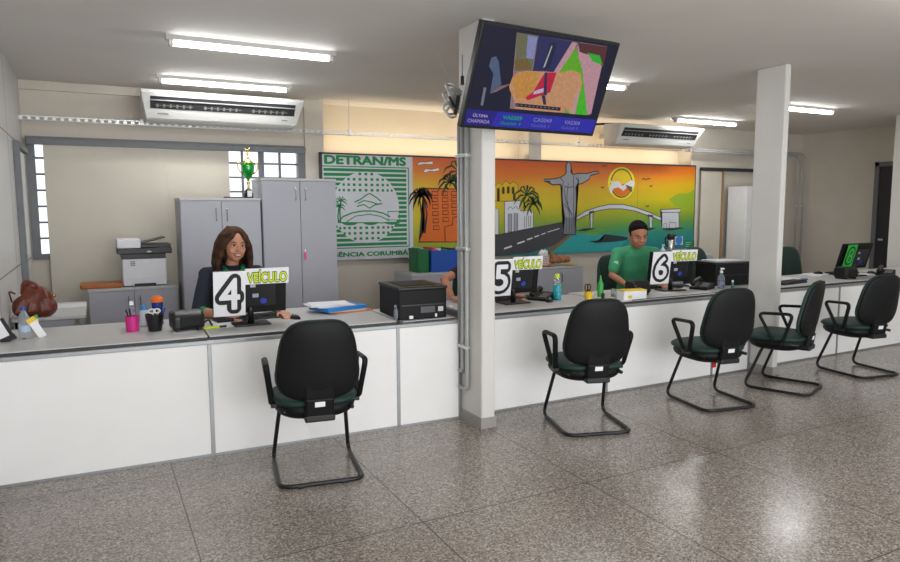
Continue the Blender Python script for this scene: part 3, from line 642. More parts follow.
bottle((4.00, 0.25, 0.757), 'short clear glass beside the green bottle', [(0.022, 0), (0.024, 0.07)], M['clear'], [(0.024, 0.07), (0.024, 0.074)], M['clear'], name='drinking_glass')
t = thing('carton', 'white flat carton with yellow edge behind the second chair', 'box', (4.02, 0.015, 0.757), R(-6)); obj('body', B(-0.10, 0.13, 0, 0.10, 0, 0.075), M['paper'], t, bevel=0.002); obj('yellow_strip', B(-0.101, 0.131, -0.001, 0.101, 0.075, 0.085), M['yellow'], t); obj('mark', B(-0.06, -0.02, -0.0012, 0.0, 0.015, 0.04), M['yellow'], t)
sheet('paper_sheet', rect(4.62, 0.24, 0.16, 0.12, -10), 0.757, 0.002, M['paper'], 'small white slip under monitor six', 'paper')
sheet('paper_stack', rect(5.08, 0.52, 0.30, 0.20, -25), 0.757, 0.012, M['paper'], 'white papers behind the phone at desk six', 'paper')
bottle((5.33, 0.24, 0.757), 'clear sanitizer bottle with white pump before the right file box', [(0.033, 0), (0.035, 0.01), (0.033, 0.10), (0.014, 0.14), (0.013, 0.15)], M['clear'], [(0.015, 0.15), (0.013, 0.17)], M['white'], pump=True, band=[(0.0345, 0.03), (0.0345, 0.06)], bandm=P(120, 125, 170))
bottle((5.43, 0.19, 0.757), 'tiny greenish vial before the right file box', [(0.012, 0), (0.013, 0.06)], P(70, 110, 105, 0.2), [(0.010, 0.06), (0.009, 0.078)], M['white'])
bm = new_bm(); tube(bm, fillet([(3.98, -0.005, 0.76), (4.2, 0.005, 0.761), (4.5, 0.0, 0.761), (4.8, 0.008, 0.761), (5.38, 0.01, 0.761)], 0.05, 4), 0.0035, 6); tag(obj('cable', bm, M['ink']), 'thin black cable along the desk six front edge', 'cable')
# desk F / G
sheet('blue_folder', rect(6.56, 0.40, 0.33, 0.24, 12), 0.757, 0.014, M['blue'], 'blue folder right of the second pillar', 'folder')
sheet('paper_stack', rect(6.47, 0.41, 0.30, 0.21, 5), 0.7715, 0.012, M['paper'], 'white papers on the blue folder right of the second pillar', 'paper')
sheet('paper_stack', rect(7.30, 0.62, 0.30, 0.21, 15), 0.757, 0.012, M['paper'], 'white papers behind the device at desk eight', 'paper')
mouse((7.34, 0.60, 0.7695), 40, 'black mouse lying on papers at desk eight')
sheet('paper_sheet', rect(7.85, 0.36, 0.21, 0.16, 0), 0.757, 0.002, M['paper'], 'white sheet under monitor eight, right side', 'paper')

# ------------------------------------------------------------------ cabinets at the back
def cabinet(x0, x1, y0, y1, h, label, doors=2, keys=False, group=None, handles=True):
    t = thing('cabinet', label, 'cabinet', ((x0 + x1) / 2, y0, 0), 0, group); w = x1 - x0; d = y1 - y0
    obj('body', B(-w / 2, w / 2, 0.022, d, 0.04, h - 0.025), M['cab'], t, bevel=0.002)
    obj('plinth', B(-w / 2 + 0.01, w / 2 - 0.01, 0.04, d - 0.01, 0, 0.04), M['gap'], t)
    obj('top_board', B(-w / 2 - 0.004, w / 2 + 0.004, 0.0, d, h - 0.025, h), M['cabtop'], t, bevel=0.002)
    for i in range(doors):
        a = -w / 2 + w * i / doors; b = a + w / doors
        dr = obj('door', B(a + 0.003, b - 0.003, 0.0, 0.0205, 0.045, h - 0.029), M['cab'], t, bevel=0.002)
        if handles:
            hx = b - 0.05 if i % 2 == 0 else a + 0.05; hz = h - 0.16 if h > 1.2 else h - 0.14
            bm = new_bm(); tube(bm, fillet([(hx, 0.0, hz - 0.06), (hx, -0.025, hz - 0.06), (hx, -0.025, hz + 0.06), (hx, 0.0, hz + 0.06)], 0.012, 3), 0.005, 8); obj('handle', bm, M['chrome'], dr)
        if keys and i == 1:
            bm = new_bm(); tube(bm, [(a + 0.035, -0.014, h - 0.735), (a + 0.035, 0.0, h - 0.735)], 0.009, 10); kk = obj('lock', bm, M['chrome'], dr)
            obj('key_tag', B(a + 0.022, a + 0.048, -0.016, -0.008, h - 0.83, h - 0.755), mat('pink_tag', S(225, 90, 130)), dr, bevel=0.003)
    return t
cabinet(0.735, 1.488, 2.60, 3.05, 1.645, 'shorter grey two-door cabinet carrying the green trophy')
cabinet(1.505, 2.272, 2.60, 3.08, 1.845, 'tallest grey cabinet with a pink key tag', keys=True)
cabinet(-0.075, 0.695, 2.75, 3.25, 0.80, 'low grey cabinet carrying the printer')
for i, lb in enumerate(('low grey cabinet under the green and blue crates', 'low grey cabinet hidden behind the television pillar', 'low grey cabinet carrying the gift bag')):
    cabinet(3.14 + i * 0.806, 3.14 + i * 0.806 + 0.80, 2.60, 3.12, 0.80, lb)
cabinet(6.85, 8.05, 2.72, 3.20, 0.85, 'low grey cabinet carrying the thermos, behind the man')
t = thing('wardrobe', 'tall pale cabinet behind the second pillar, right of the wooden post', 'cabinet', (9.4, 3.02, 0)); obj('body', B(-0.31, 0.31, 0.02, 0.36, 0.0, 1.86), P(222, 222, 222, 0.45), t, bevel=0.004); obj('door', B(-0.305, 0.305, 0.0, 0.02, 0.03, 1.85), P(226, 226, 226, 0.45), t, bevel=0.002); obj('handle', B(0.25, 0.265, -0.02, 0.0, 0.95, 1.1), M['chrome'], t)
# small desk at the left wall with bag
t = thing('side_table', 'small grey table by the left wall under the brown bag', 'table', (-0.32, 1.38, 0))
obj('table_top', B(-0.235, 0.235, 0.0, 0.85, 0.735, 0.76), M['top'], t, bevel=0.003)
obj('front_apron', B(-0.225, 0.16, 0.03, 0.045, 0.45, 0.735), M['cab'], t)
for x in (-0.22, 0.19):
    for y in (0.03, 0.79): obj('leg', B(x, x + 0.03, y, y + 0.03, 0, 0.735), M['alu'], t)
sheet('paper_sheet', rect(-0.24, 1.98, 0.30, 0.21, 0), 0.76, 0.004, M['paper'], 'white papers on the side table behind the brown bag', 'paper')
t = thing('handbag', 'shiny brown leather handbag on the left side table', 'bag', (-0.412, 1.42, 0.76), R(0)); t.scale = (1.0, 1.0, 1.18)
bm = new_bm()
ball(bm, (0, 0, 0.075), (0.142, 0.085, 0.078)); ball(bm, (0.02, 0, 0.12), (0.10, 0.07, 0.075)); ball(bm, (-0.06, 0, 0.06), (0.08, 0.09, 0.062)); ball(bm, (0.07, 0.0, 0.06), (0.08, 0.09, 0.060)); ball(bm, (-0.03, 0, 0.17), (0.05, 0.045, 0.045))
for k in range(9): aa = R(-70 + 17 * k); tube(bm, [(-0.11 + 0.027 * k, -0.09 + 0.01 * (k % 3), 0.035), (-0.08 + 0.021 * k, -0.075, 0.10 + 0.02 * math.sin(k)), (-0.05 + 0.014 * k, -0.03, 0.17)], 0.013, 8)
for q in bm.verts: q.co.z = max(q.co.z, 0.0)
blob('body', bm, M['leather'], t, 0.007, 2)
bm = new_bm(); tube(bm, fillet([(-0.07, -0.03, 0.15), (-0.06, -0.035, 0.235), (0.03, -0.035, 0.21), (0.06, -0.03, 0.13)], 0.04, 5), 0.009, 8); obj('handle', bm, M['leather'], t, smooth=True)
bm = new_bm(); tube(bm, fillet([(-0.135, 0.0, 0.10), (-0.15, 0.0, 0.17), (-0.11, 0.0, 0.15)], 0.02, 4), 0.006, 8); obj('strap', bm, M['leather'], t, smooth=True)
bm = new_bm(); ball(bm, (0.13, -0.03, 0.13), (0.012, 0.012, 0.012)); obj('buckle', bm, M['gold'], t)
# printer and the wooden tray
t = thing('printer', 'white and black office printer on the low cabinet', 'printer', (0.42, 2.83, 0.80))
obj('body', B(-0.195, 0.19, 0, 0.34, 0.012, 0.265), P(226, 227, 232, 0.45), t, bevel=0.01)
obj('paper_drawer', B(-0.19, 0.185, -0.006, 0.0, 0.012, 0.085), P(220, 221, 227, 0.45), t, bevel=0.002)
obj('drawer_grip', B(-0.10, 0.09, -0.012, -0.004, 0.0, 0.03), M['plast2'], t)
obj('output_slot', B(-0.20, 0.19, 0.0, 0.34, 0.265, 0.315), M['plast2'], t, bevel=0.004)
obj('scanner_bed', B(-0.235, 0.245, -0.03, 0.36, 0.315, 0.37), M['plast2'], t, bevel=0.006)
obj('feeder_cover', B(-0.235, -0.03, -0.03, 0.34, 0.37, 0.455), P(226, 227, 232, 0.45), t, bevel=0.01)
obj('feeder_base', B(-0.03, 0.24, -0.01, 0.34, 0.37, 0.405), M['plast2'], t, bevel=0.006)
bm = new_bm(); prism_x(bm, [(0.0, 0.0), (0.28, 0.0), (0.28, 0.012), (0.0, 0.012)], 0.0, 0.23); obj('input_tray', bm, M['plast2'], t, loc=(-0.03, 0.03, 0.405), rot=(0, R(-14), 0))
bm = new_bm(); flat(bm, ell(0.04, 0.335, 0.022, 0.008), -0.0315); obj('silver_badge', bm, M['alu'], t)
bm = new_bm()
for i in range(2):
    for j in range(3): box(bm, -0.125 + 0.022 * i, -0.108 + 0.022 * i, -0.002, 0.0, 0.20 + 0.017 * j, 0.212 + 0.017 * j)
obj('icon_stickers', bm, P(120, 122, 130), t)
t = thing('wooden_tray', 'orange brown wooden tray beside the printer', 'tray', (0.02, 2.80, 0.80)); obj('tray', B(-0.16, 0.20, 0.0, 0.28, 0, 0.045), M['wood'], t, bevel=0.015, seg=3)
# trophy
t = thing('trophy', 'green and gold cup trophy on the shorter cabinet', 'trophy', (1.40, 2.72, 1.645))
obj('base', LA([(0.045, 0), (0.045, 0.05), (0.035, 0.055), (0.034, 0.085)], n=24), M['plast2'], t)
obj('plaque', B(-0.022, 0.022, -0.049, -0.044, 0.015, 0.075), M['white'], t)
obj('stem', LA([(0.03, 0.085), (0.012, 0.10), (0.010, 0.13), (0.018, 0.15), (0.01, 0.165), (0.014, 0.19)], n=20), M['gold'], t, smooth=True)
obj('cup', LA([(0.012, 0.185), (0.04, 0.22), (0.058, 0.26), (0.062, 0.31), (0.06, 0.345), (0.05, 0.35)], n=24), M['tgreen'], t, smooth=True)
obj('lid', LA([(0.062, 0.345), (0.045, 0.36), (0.02, 0.385), (0.012, 0.40), (0.006, 0.42)], n=20), M['gold'], t, smooth=True)
for s in (-1, 1):
    bm = new_bm(); tube(bm, fillet([(s * 0.05, 0, 0.24), (s * 0.095, 0, 0.28), (s * 0.10, 0, 0.36), (s * 0.06, 0, 0.33)], 0.03, 5), 0.006, 8); obj('handle', bm, M['gold'], t, smooth=True)
bm = new_bm(); tube(bm, [(0, 0, 0.41), (0, 0, 0.46)], [0.006, 0.011], 8); ball(bm, (0, 0, 0.475), 0.010); tube(bm, [(0, 0, 0.455), (-0.028, 0, 0.49)], 0.005, 6); tube(bm, [(0, 0, 0.455), (0.022, 0, 0.50)], 0.005, 6); obj('figure', bm, M['gold'], t, smooth=True)
t = thing('flat_plate', 'flat dark plate lying left of the trophy foot', 'plate', (1.25, 2.70, 1.645)); obj('plate', B(-0.09, 0.075, -0.04, 0.06, 0, 0.014), M['plast2'], t, bevel=0.004)
# crates
def crate(x0, x1, y0, y1, z0, h, m, label):
    t = thing('crate', label, 'crate', ((x0 + x1) / 2, y0, z0), 0, None); w = (x1 - x0) / 2; d = y1 - y0; bm = new_bm()
    box(bm, -w, w, 0, d, 0, 0.006); box(bm, -w, w, 0, 0.006, 0.006, h); box(bm, -w, w, d - 0.006, d, 0.006, h); box(bm, -w, -w + 0.006, 0.006, d - 0.006, 0.006, h); box(bm, w - 0.006, w, 0.006, d - 0.006, 0.006, h)
    obj('body', bm, m, t); bm = new_bm()
    box(bm, -w - 0.008, w + 0.008, -0.008, 0.0, h - 0.025, h); box(bm, -w - 0.008, -w, 0.0, d, h - 0.025, h); obj('rim', bm, m, t); return t
crate(3.27, 3.405, 2.72, 2.98, 0.80, 0.275, M['dgreen'], 'green plastic crate left of the blue crate'); crate(3.42, 3.93, 2.68, 3.04, 0.80, 0.255, M['blue'], 'blue plastic crate on the low cabinet')
for i, (x, m, z, lb) in enumerate(((3.30, M['dgreen'], 0.280, 'green folder standing in the green crate, left'), (3.335, M['paper'], 0.285, 'white folder standing in the green crate'), (3.375, M['pink'], 0.28, 'pink folder standing in the green crate'))):
    tag(obj('folder', B(x - 0.008, x + 0.008, 2.74, 2.96, 0.808, 0.80 + z), m), lb, 'folder', 'folders in the crates')
for i, (x, m, z, lb) in enumerate(((3.47, P(200, 60, 90), 0.285, 'red folder standing in the blue crate'), (3.54, M['paper'], 0.27, 'white papers standing in the blue crate'), (3.62, M['trim'], 0.262, 'green folder standing in the blue crate'), (3.72, M['plast2'], 0.27, 'dark folder standing in the blue crate'))):
    tag(obj('folder', B(x - 0.02, x + 0.02, 2.72, 2.99, 0.808, 0.80 + z), m), lb, 'folder', 'folders in the crates')
# gift bag, brown bag, plate
t = thing('gift_bag', 'small white patterned gift bag with tissue on the low cabinet', 'bag', (5.02, 2.74, 0.80), 0)
bm = new_bm(); prism_x(bm, [(-0.03, 0.015), (0.04, 0.015), (0.04, 0.16), (-0.03, 0.16)], -0.055, 0.055); obj('body', bm, P(205, 198, 196), t); 
bm = new_bm(); 
for i in range(4):
    for j in range(4): box(bm, -0.045 + 0.024 * i, -0.034 + 0.024 * i, -0.0315, -0.03, 0.03 + 0.03 * j, 0.045 + 0.03 * j)
obj('pattern', bm, P(150, 80, 90), t); bm = new_bm()
for k in range(8): ball(bm, (-0.045 + 0.013 * k, 0.005 * (-1) ** k, 0.165 + 0.012 * (k % 3)), (0.014, 0.02, 0.028), n=8)
obj('tissue', bm, M['paper'], t)
t = thing('plate', 'orange plate under the gift bag', 'plate', (5.04, 2.72, 0.80)); obj('plate', LA([(0.07, 0), (0.10, 0.014), (0.097, 0.015), (0.06, 0.006)], n=24), M['orange'], t)
t = thing('snack_bag', 'crumpled brown bag right of the gift bag', 'bag', (5.27, 2.76, 0.80)); bm = new_bm()
for k in range(14): ball(bm, (random.uniform(-0.12, 0.12), random.uniform(-0.04, 0.05), 0.06 + random.uniform(-0.015, 0.03)), (random.uniform(0.04, 0.06), 0.05, random.uniform(0.03, 0.06)), n=8)
ball(bm, (-0.10, 0, 0.13), (0.03, 0.03, 0.05))
for q in bm.verts: q.co.z = max(q.co.z, 0)
blob('body', bm, M['brown'], t, 0.012, 1)
t = thing('plate', 'yellow plate edge beneath the brown bag', 'plate', (5.40, 2.70, 0.80)); obj('plate', LA([(0.05, 0), (0.09, 0.012), (0.088, 0.013), (0.05, 0.005)], n=24), M['yellow'], t)
# thermos and white bottle behind the man
t = thing('thermos', 'steel thermos flask with black top behind the man in green', 'thermos', (7.42, 2.95, 0.85)); obj('body', LA([(0.055, 0), (0.058, 0.01), (0.058, 0.20), (0.048, 0.225)], n=24), M['chrome'], t, smooth=True)
obj('top', LA([(0.050, 0.222), (0.055, 0.25), (0.055, 0.29), (0.03, 0.31)], n=24), M['plast2'], t, smooth=True); bm = new_bm(); tube(bm, fillet([(-0.05, 0, 0.27), (-0.105, 0, 0.26), (-0.095, 0, 0.14), (-0.055, 0, 0.12)], 0.03, 5), 0.011, 8); obj('handle', bm, M['plast2'], t)
bm = new_bm(); tube(bm, [(0.04, -0.02, 0.28), (0.085, -0.03, 0.275)], 0.012, 8); obj('spout', bm, M['plast2'], t)
bottle((7.20, 2.88, 0.85), 'small white pump bottle left of the thermos', [(0.03, 0), (0.032, 0.01), (0.03, 0.09), (0.012, 0.11)], P(215, 216, 220, 0.3), [(0.013, 0.11), (0.012, 0.13)], M['white'], pump=True)

# ------------------------------------------------------------------ poster and mural
YM = 3.40  # poster and mural outlines below: image pixels projected from the camera onto this plane
t = thing('poster', 'white agency poster with green globe beside the orange mural', 'poster', (0, 0, 0))
PO = [(2.328,2.177),(3.521,2.189),(3.500,0.884),(2.389,1.004)]
x0, x1 = 2.375, PO[1][0]; zt, zb = 2.165, 0.93
obj('poster_board', B(x0, x1 - 0.001, YM, YM + 0.02, zb, zt), P(196, 198, 204), t)
bm = new_bm(); box(bm, x0 - 0.03, x0, YM - 0.005, YM + 0.03, zb, zt + 0.02); box(bm, x0 - 0.03, x1, YM - 0.005, YM + 0.03, zt, zt + 0.02); obj('frame', bm, M['edge'], t)
G = M['gink']
tx = [(2.398,2.164),(3.433,2.167),(2.396,2.048),(3.432,2.069),(2.432,1.032),(3.441,1.013),(3.440,0.947)]
text('heading', 'DETRAN/MS', (tx[0][0] + tx[1][0]) / 2, YM - 0.001, 2.105, tx[1][0] - tx[0][0], 0.108, G, t, 0.05)
text('caption', 'AGÊNCIA CORUMBÁ', (tx[4][0] + tx[5][0]) / 2 - 0.02, YM - 0.001, 1.000, tx[5][0] - tx[4][0] + 0.06, 0.068, G, t, 0.045)
fr = [(2.354,2.036),(3.469,2.056),(3.457,1.033)]
fx0, fx1, fz1, fz0 = fr[0][0], fr[1][0], 2.035, 1.065
bm = new_bm(); w = 0.012
for a, b, c, d in ((fx0, fx1, fz1 - w, fz1), (fx0, fx1, fz0, fz0 + w), (fx0, fx0 + w, fz0, fz1), (fx1 - w, fx1, fz0, fz1)): flat(bm, [(a, c), (b, c), (b, d), (a, d)], YM - 0.001)
ns = 17
for i in range(ns):
    z = fz0 + 0.045 + (fz1 - fz0 - 0.09) * i / (ns - 1); flat(bm, [(fx0 + 0.035, z - 0.0175), (fx1 - 0.035, z - 0.0175), (fx1 - 0.035, z + 0.0175), (fx0 + 0.035, z + 0.0175)], YM - 0.001)
obj('stripes', bm, G, t)
cx, cz, rr = (fx0 + fx1) / 2 - 0.005, (fz0 + fz1) / 2, 0.425
bm = new_bm(); flat(bm, ell(cx, cz, rr, rr, 48), YM - 0.0025); obj('globe', bm, P(196, 198, 204), t)
bm = new_bm()
for j in range(-6, 7):
    zz = cz + 0.0 + 0.064 * j + (0.012 if j > 0 else -0.05)
    if abs(j) < 3 or abs(zz - cz) > rr * 0.96: continue
    rw = (rr * rr - (zz - cz) ** 2) ** 0.5
    for i in range(-8, 9):
        xx = cx + rr * math.sin(R(i * 10.2)); s = 0.018 * math.cos(R(i * 9))
        if abs(xx - cx) > rw - 0.01: continue
        flat(bm, [(xx - s, zz - 0.015), (xx + s, zz - 0.015), (xx + s, zz + 0.015), (xx - s, zz + 0.015)], YM - 0.004)
obj('globe_dots', bm, G, t)
bm = new_bm(); lg = YM - 0.004
for s in (-1, 1):
    pass
ribbon(bm, [(2.553,1.380),(2.611,1.442),(2.726,1.487),(2.858,1.508),(3.005,1.507),(3.124,1.479),(3.215,1.436)], 0.016, lg)
ribbon(bm, [(2.652,1.379),(2.769,1.448),(2.945,1.469),(3.094,1.440),(3.199,1.388)], 0.011, lg)
ribbon(bm, [(2.553,1.375),(3.336,1.358)], 0.013, lg)
ribbon(bm, [(3.185,1.501),(3.338,1.500),(3.337,1.392),(3.184,1.400),(3.185,1.501)], 0.011, lg)
for q in [(2.696,1.395),(2.958,1.391),(3.239,1.394)]: flat(bm, ell(q[0], 1.375, 0.10, 0.036, 16, 180, 360), lg - 0.0005)
ribbon(bm, [(2.758,1.613),(2.831,1.645),(2.905,1.695),(2.950,1.717),(3.038,1.668),(3.097,1.624)], 0.015, lg); ribbon(bm, [(2.786,1.563),(2.874,1.585),(2.946,1.541),(3.021,1.585),(3.111,1.596)], 0.015, lg); ribbon(bm, [(2.801,1.596),(2.875,1.632),(2.977,1.613),(3.066,1.585)], 0.013, lg)
for px_, pz_ in [(2.590,1.631),(2.565,1.564)]:
    for aa in (20, 60, 110, 150, 190, 340): ribbon(bm, [(px_, pz_), (px_ + 0.05 * math.cos(R(aa)), pz_ + 0.05 * math.sin(R(aa))), (px_ + 0.085 * math.cos(R(aa)), pz_ + 0.065 * math.sin(R(aa)) - 0.03)], [0.012, 0.016, 0.003], lg)
    ribbon(bm, [(px_, pz_), (px_ - 0.015, pz_ - 0.12), (px_ - 0.01, 1.37)], 0.016, lg)
obj('globe_drawing', bm, G, t)

t = thing('mural', 'long orange to teal printed mural behind the counter', 'mural', (0, 0, 0))
mx0, mx1 = x1, 8.36; mz0, mz1 = 0.895, 2.165
board = obj('mural_board', B(mx0, mx1, YM, YM + 0.02, mz0, mz1), M['mural'], t)
bm = new_bm(); box(bm, mx0, mx1 + 0.012, YM - 0.005, YM + 0.03, mz1, mz1 + 0.02); box(bm, mx1, mx1 + 0.012, YM - 0.005, YM + 0.03, mz0, mz1); obj('frame', bm, M['edge'], t)
seam = [(7.186,2.143)][0][0]
bm = new_bm(); ribbon(bm, [(seam, 1.2), (seam, mz1)], 0.006, YM - 0.001); obj('seam', bm, P(150, 110, 30), t)
GREY = P(166, 168, 180); DK = P(34, 34, 38); MID = P(120, 122, 132)
def art(name, polys, m, lvl, lines=(), lm=None, lw=0.012):
    bm = new_bm()
    for p in polys: flat(bm, p, YM - 0.0012 * lvl)
    o = obj(name, bm, m, t)
    if lines:
        bm = new_bm()
        for l in lines: ribbon(bm, l, lw, YM - 0.0012 * lvl - 0.0008)
        obj(name + '_outline', bm, lm or DK, t)
    return o
def closed(p): return list(p) + [p[0]]
# orange hotel at left
hb = [(3.662,1.784),(4.251,1.780),(4.250,1.101),(3.593,1.118),(3.684,1.288)]
hb = [(a_, max(b_, mz0 + 0.002)) for a_, b_ in hb]
art('orange_building', [hb], P(206, 100, 24), 1, [closed(hb)], P(70, 36, 16), 0.016)
bm = new_bm()
wl = [(178, 222), (228, 222), (276, 222), (178, 255), (230, 254), (277, 252), (180, 289), (231, 287), (278, 284), (181, 325), (232, 320), (280, 318), (183, 362), (233, 355), (185, 397), (315, 222), (315, 252), (315, 284)]
WP = [(3.824,1.722),(3.963,1.723),(4.097,1.724),(3.824,1.642),(3.968,1.644),(4.100,1.650),(3.829,1.558),(3.970,1.563),(4.102,1.570),(3.831,1.470),(3.972,1.481),(4.108,1.485),(3.835,1.379),(3.975,1.394),(3.840,1.292),(4.208,1.725),(4.208,1.650),(4.208,1.570)]
for a_, b_ in WP: ribbon(bm, [(a_ - 0.04, b_ - 0.024), (a_ + 0.04, b_ - 0.024), (a_ + 0.04, b_ + 0.024), (a_ - 0.04, b_ + 0.024), (a_ - 0.04, b_ - 0.03)], 0.012, YM - 0.003)
ribbon(bm, [(3.965,1.108),(3.960,1.303),(4.073,1.326),(4.079,1.418),(4.164,1.435),(4.251,1.454)], 0.014, YM - 0.003)
obj('building_windows', bm, P(80, 40, 16), t)
def palm(px, pz, h, s, m, ang=(15, 50, 85, 120, 160, 200, 235, 320, 355), lean=0.05):
    bm = new_bm()
    for aa in ang:
        c_, s_ = math.cos(R(aa)), math.sin(R(aa)); ribbon(bm, [(px, pz), (px + s * 0.5 * c_, pz + s * 0.5 * s_ + 0.03), (px + s * 0.9 * c_, pz + s * 0.7 * s_ - 0.02), (px + s * 1.1 * c_, pz + s * 0.7 * s_ - 0.09)], [0.010, 0.030, 0.024, 0.003], YM - 0.0042)
    ribbon(bm, [(px, pz), (px - lean, pz - h / 2), (px - lean * 0.3, pz - h)], [0.014, 0.020, 0.028], YM - 0.0042)
    return obj('palm_tree', bm, m, t)
pp = [(3.607,1.689),(3.661,1.707),(4.030,1.864),(4.166,2.007)]
palm(pp[0][0], pp[0][1], 0.50, 0.14, P(36, 36, 24), lean=-0.03); palm(pp[1][0], pp[1][1], 0.48, 0.12, P(40, 34, 22), lean=-0.05)
palm(pp[2][0], pp[2][1], 0.09, 0.16, P(38, 62, 30)); palm(pp[3][0], pp[3][1], 0.28, 0.22, P(44, 66, 30))
gl = [(3.573,2.066),(3.616,2.105),(3.697,2.107),(3.792,2.120),(3.800,2.086),(3.751,2.080),(3.683,2.083),(3.616,2.072)]; gl2 = [(3.663,1.987),(3.696,2.026),(3.777,2.018),(3.876,2.039),(3.887,2.011),(3.818,1.995),(3.750,1.998),(3.696,1.978)]
art('gull', [gl, gl2], P(220, 220, 222), 2, [closed(gl), closed(gl2)], P(90, 70, 50), 0.006)
# road and town
rd = [(4.713,1.183),(5.845,1.346),(5.931,1.304),(5.934,1.150),(5.682,1.019),(5.253,0.924),(4.714,0.897)]; rd = [(max(a_, mx0 + 0.01), max(b_, mz0 + 0.001)) for a_, b_ in rd]
rdl = [(4.30, rd[0][1])] + [rd[0]] + rd[1:6] + [(rd[6][0], mz0 + 0.001), (4.30, mz0 + 0.001)]
art('road', [rdl], P(62, 62, 68), 1)
bm = new_bm()
for a_, b_ in ((0, 1), (2, 3), (4, 5), (6, 7), (8, 9), (10, 11)):
    q = [(4.851,0.994),(4.975,1.026),(5.061,1.057),(5.180,1.087),(5.219,1.106),(5.307,1.127),(5.339,1.139),(5.420,1.161),(5.453,1.170),(5.526,1.192),(5.559,1.202),(5.762,1.249)]
    ribbon(bm, [q[a_], q[b_]], 0.022 - a_ * 0.0012, YM - 0.003)
obj('lane_marks', bm, P(215, 215, 218), t)
yb_ = [(4.704,1.627),(4.703,1.819),(4.760,1.877),(4.817,1.839),(4.874,1.898),(4.939,1.854),(5.001,1.887),(5.067,1.842),(5.080,1.628)]
art('yellow_church', [yb_], P(205, 170, 26), 1, [yb_ + [yb_[0]]], P(110, 86, 20), 0.010)
art('church_windows', [[(a_ - 0.02, b_ - 0.05), (a_ + 0.02, b_ - 0.05), (a_ + 0.02, b_ + 0.03), (a_, b_ + 0.05), (a_ - 0.02, b_ + 0.03)] for a_, b_ in [(4.760,1.756),(4.836,1.772),(4.913,1.779),(4.990,1.774),(4.760,1.676),(5.010,1.686)]], P(60, 46, 24), 2)
wb = [(4.858,1.199),(4.856,1.621),(5.108,1.634),(5.109,1.497),(5.315,1.506),(5.318,1.270)]; wb2 = [(4.705,1.190),(4.704,1.531),(4.765,1.521),(4.766,1.188)]
art('white_building', [wb, wb2], P(206, 208, 216), 2, [closed(wb), closed(wb2)], P(60, 60, 66), 0.010)
art('building_doors', [[(a_ - 0.03, b_ - 0.12), (a_ + 0.03, b_ - 0.12), (a_ + 0.03, b_ + 0.12), (a_ - 0.03, b_ + 0.12)] for a_, b_ in [(4.942,1.341),(5.035,1.347)]], P(150, 152, 162), 3, [closed([(a_ - 0.03, b_ - 0.12), (a_ + 0.03, b_ - 0.12), (a_ + 0.03, b_ + 0.12), (a_ - 0.03, b_ + 0.12)]) for a_, b_ in [(4.942,1.341),(5.035,1.347)]] + [[(4.902,1.514),(4.941,1.556),(4.987,1.524),(5.034,1.563),(5.073,1.517)]] + [closed([(a_ - 0.016, b_ - 0.07), (a_ + 0.016, b_ - 0.07), (a_ + 0.016, b_ + 0.07), (a_ - 0.016, b_ + 0.07)]) for a_, b_ in [(5.189,1.348),(5.257,1.357)]], P(60, 60, 66), 0.008)
pq = [(5.206,1.710),(5.306,1.588)]
palm(pq[0][0], pq[0][1], 0.18, 0.20, P(44, 76, 34)); palm(pq[1][0], pq[1][1], 0.12, 0.15, P(54, 84, 34))
# grassy bank and water line
bk = [(5.682,1.019),(5.921,1.157),(5.964,1.142),(5.787,1.016),(5.600,0.913),(5.415,0.875)]; bk = [(a_, max(b_, mz0 + 0.001)) for a_, b_ in bk]
art('river_bank', [bk], P(120, 92, 60), 2)
wt = [(5.964,1.142),(6.172,1.172),(6.992,1.119),(6.994,1.046),(6.810,0.914),(6.178,0.879),(5.621,0.912),(5.787,1.016)]; wt = [(a_, max(b_, mz0 + 0.001)) for a_, b_ in wt]
art('water', [wt], P(36, 150, 150), 1)
# statue : generic robed figure with outstretched arms
st = [(5.822,1.165),(5.850,1.412),(5.802,1.594),(5.798,1.826),(5.766,1.857),(5.645,1.850),(5.588,1.870),(5.594,1.896),(5.494,1.899),(5.487,1.924),(5.644,1.932),(5.764,1.954),(5.827,1.986),(5.866,2.018),(5.858,2.105),(5.870,2.146),(5.902,2.173),(5.938,2.148),(5.948,2.107),(5.943,2.030),(5.983,1.999),(6.094,2.017),(6.226,2.015),(6.360,2.049),(6.441,2.050),(6.449,2.024),(6.294,1.995),(6.268,1.937),(6.146,1.877),(6.057,1.860),(6.032,1.824),(6.056,1.594),(6.026,1.410),(6.044,1.160)]
art('statue', [st], P(150, 152, 162), 3, [closed(st)], DK, 0.014)
bm = new_bm()
for l in ([(5.830,1.814),(5.856,1.646),(5.940,1.490),(5.980,1.411)], [(5.900,1.879),(5.878,1.672),(5.935,1.411)], [(5.989,1.984),(6.000,1.751),(6.000,1.411),(6.018,1.174)], [(5.876,1.386),(5.874,1.177)], [(5.925,1.385),(5.932,1.170)], [(5.968,1.385),(5.978,1.169)], [(6.029,1.959),(6.079,1.908),(6.064,1.861)], [(5.764,1.949),(5.819,1.891),(5.798,1.839)], [(5.817,1.840),(5.901,1.815),(5.999,1.834)], [(5.841,1.594),(5.907,1.516),(5.973,1.450)]): ribbon(bm, l, 0.012, YM - 0.0055)
obj('statue_folds', bm, P(70, 72, 80), t)
art('statue_skirt', [[(5.850,1.407),(6.027,1.405),(6.044,1.160),(5.822,1.165)]], P(116, 118, 128), 3.4)
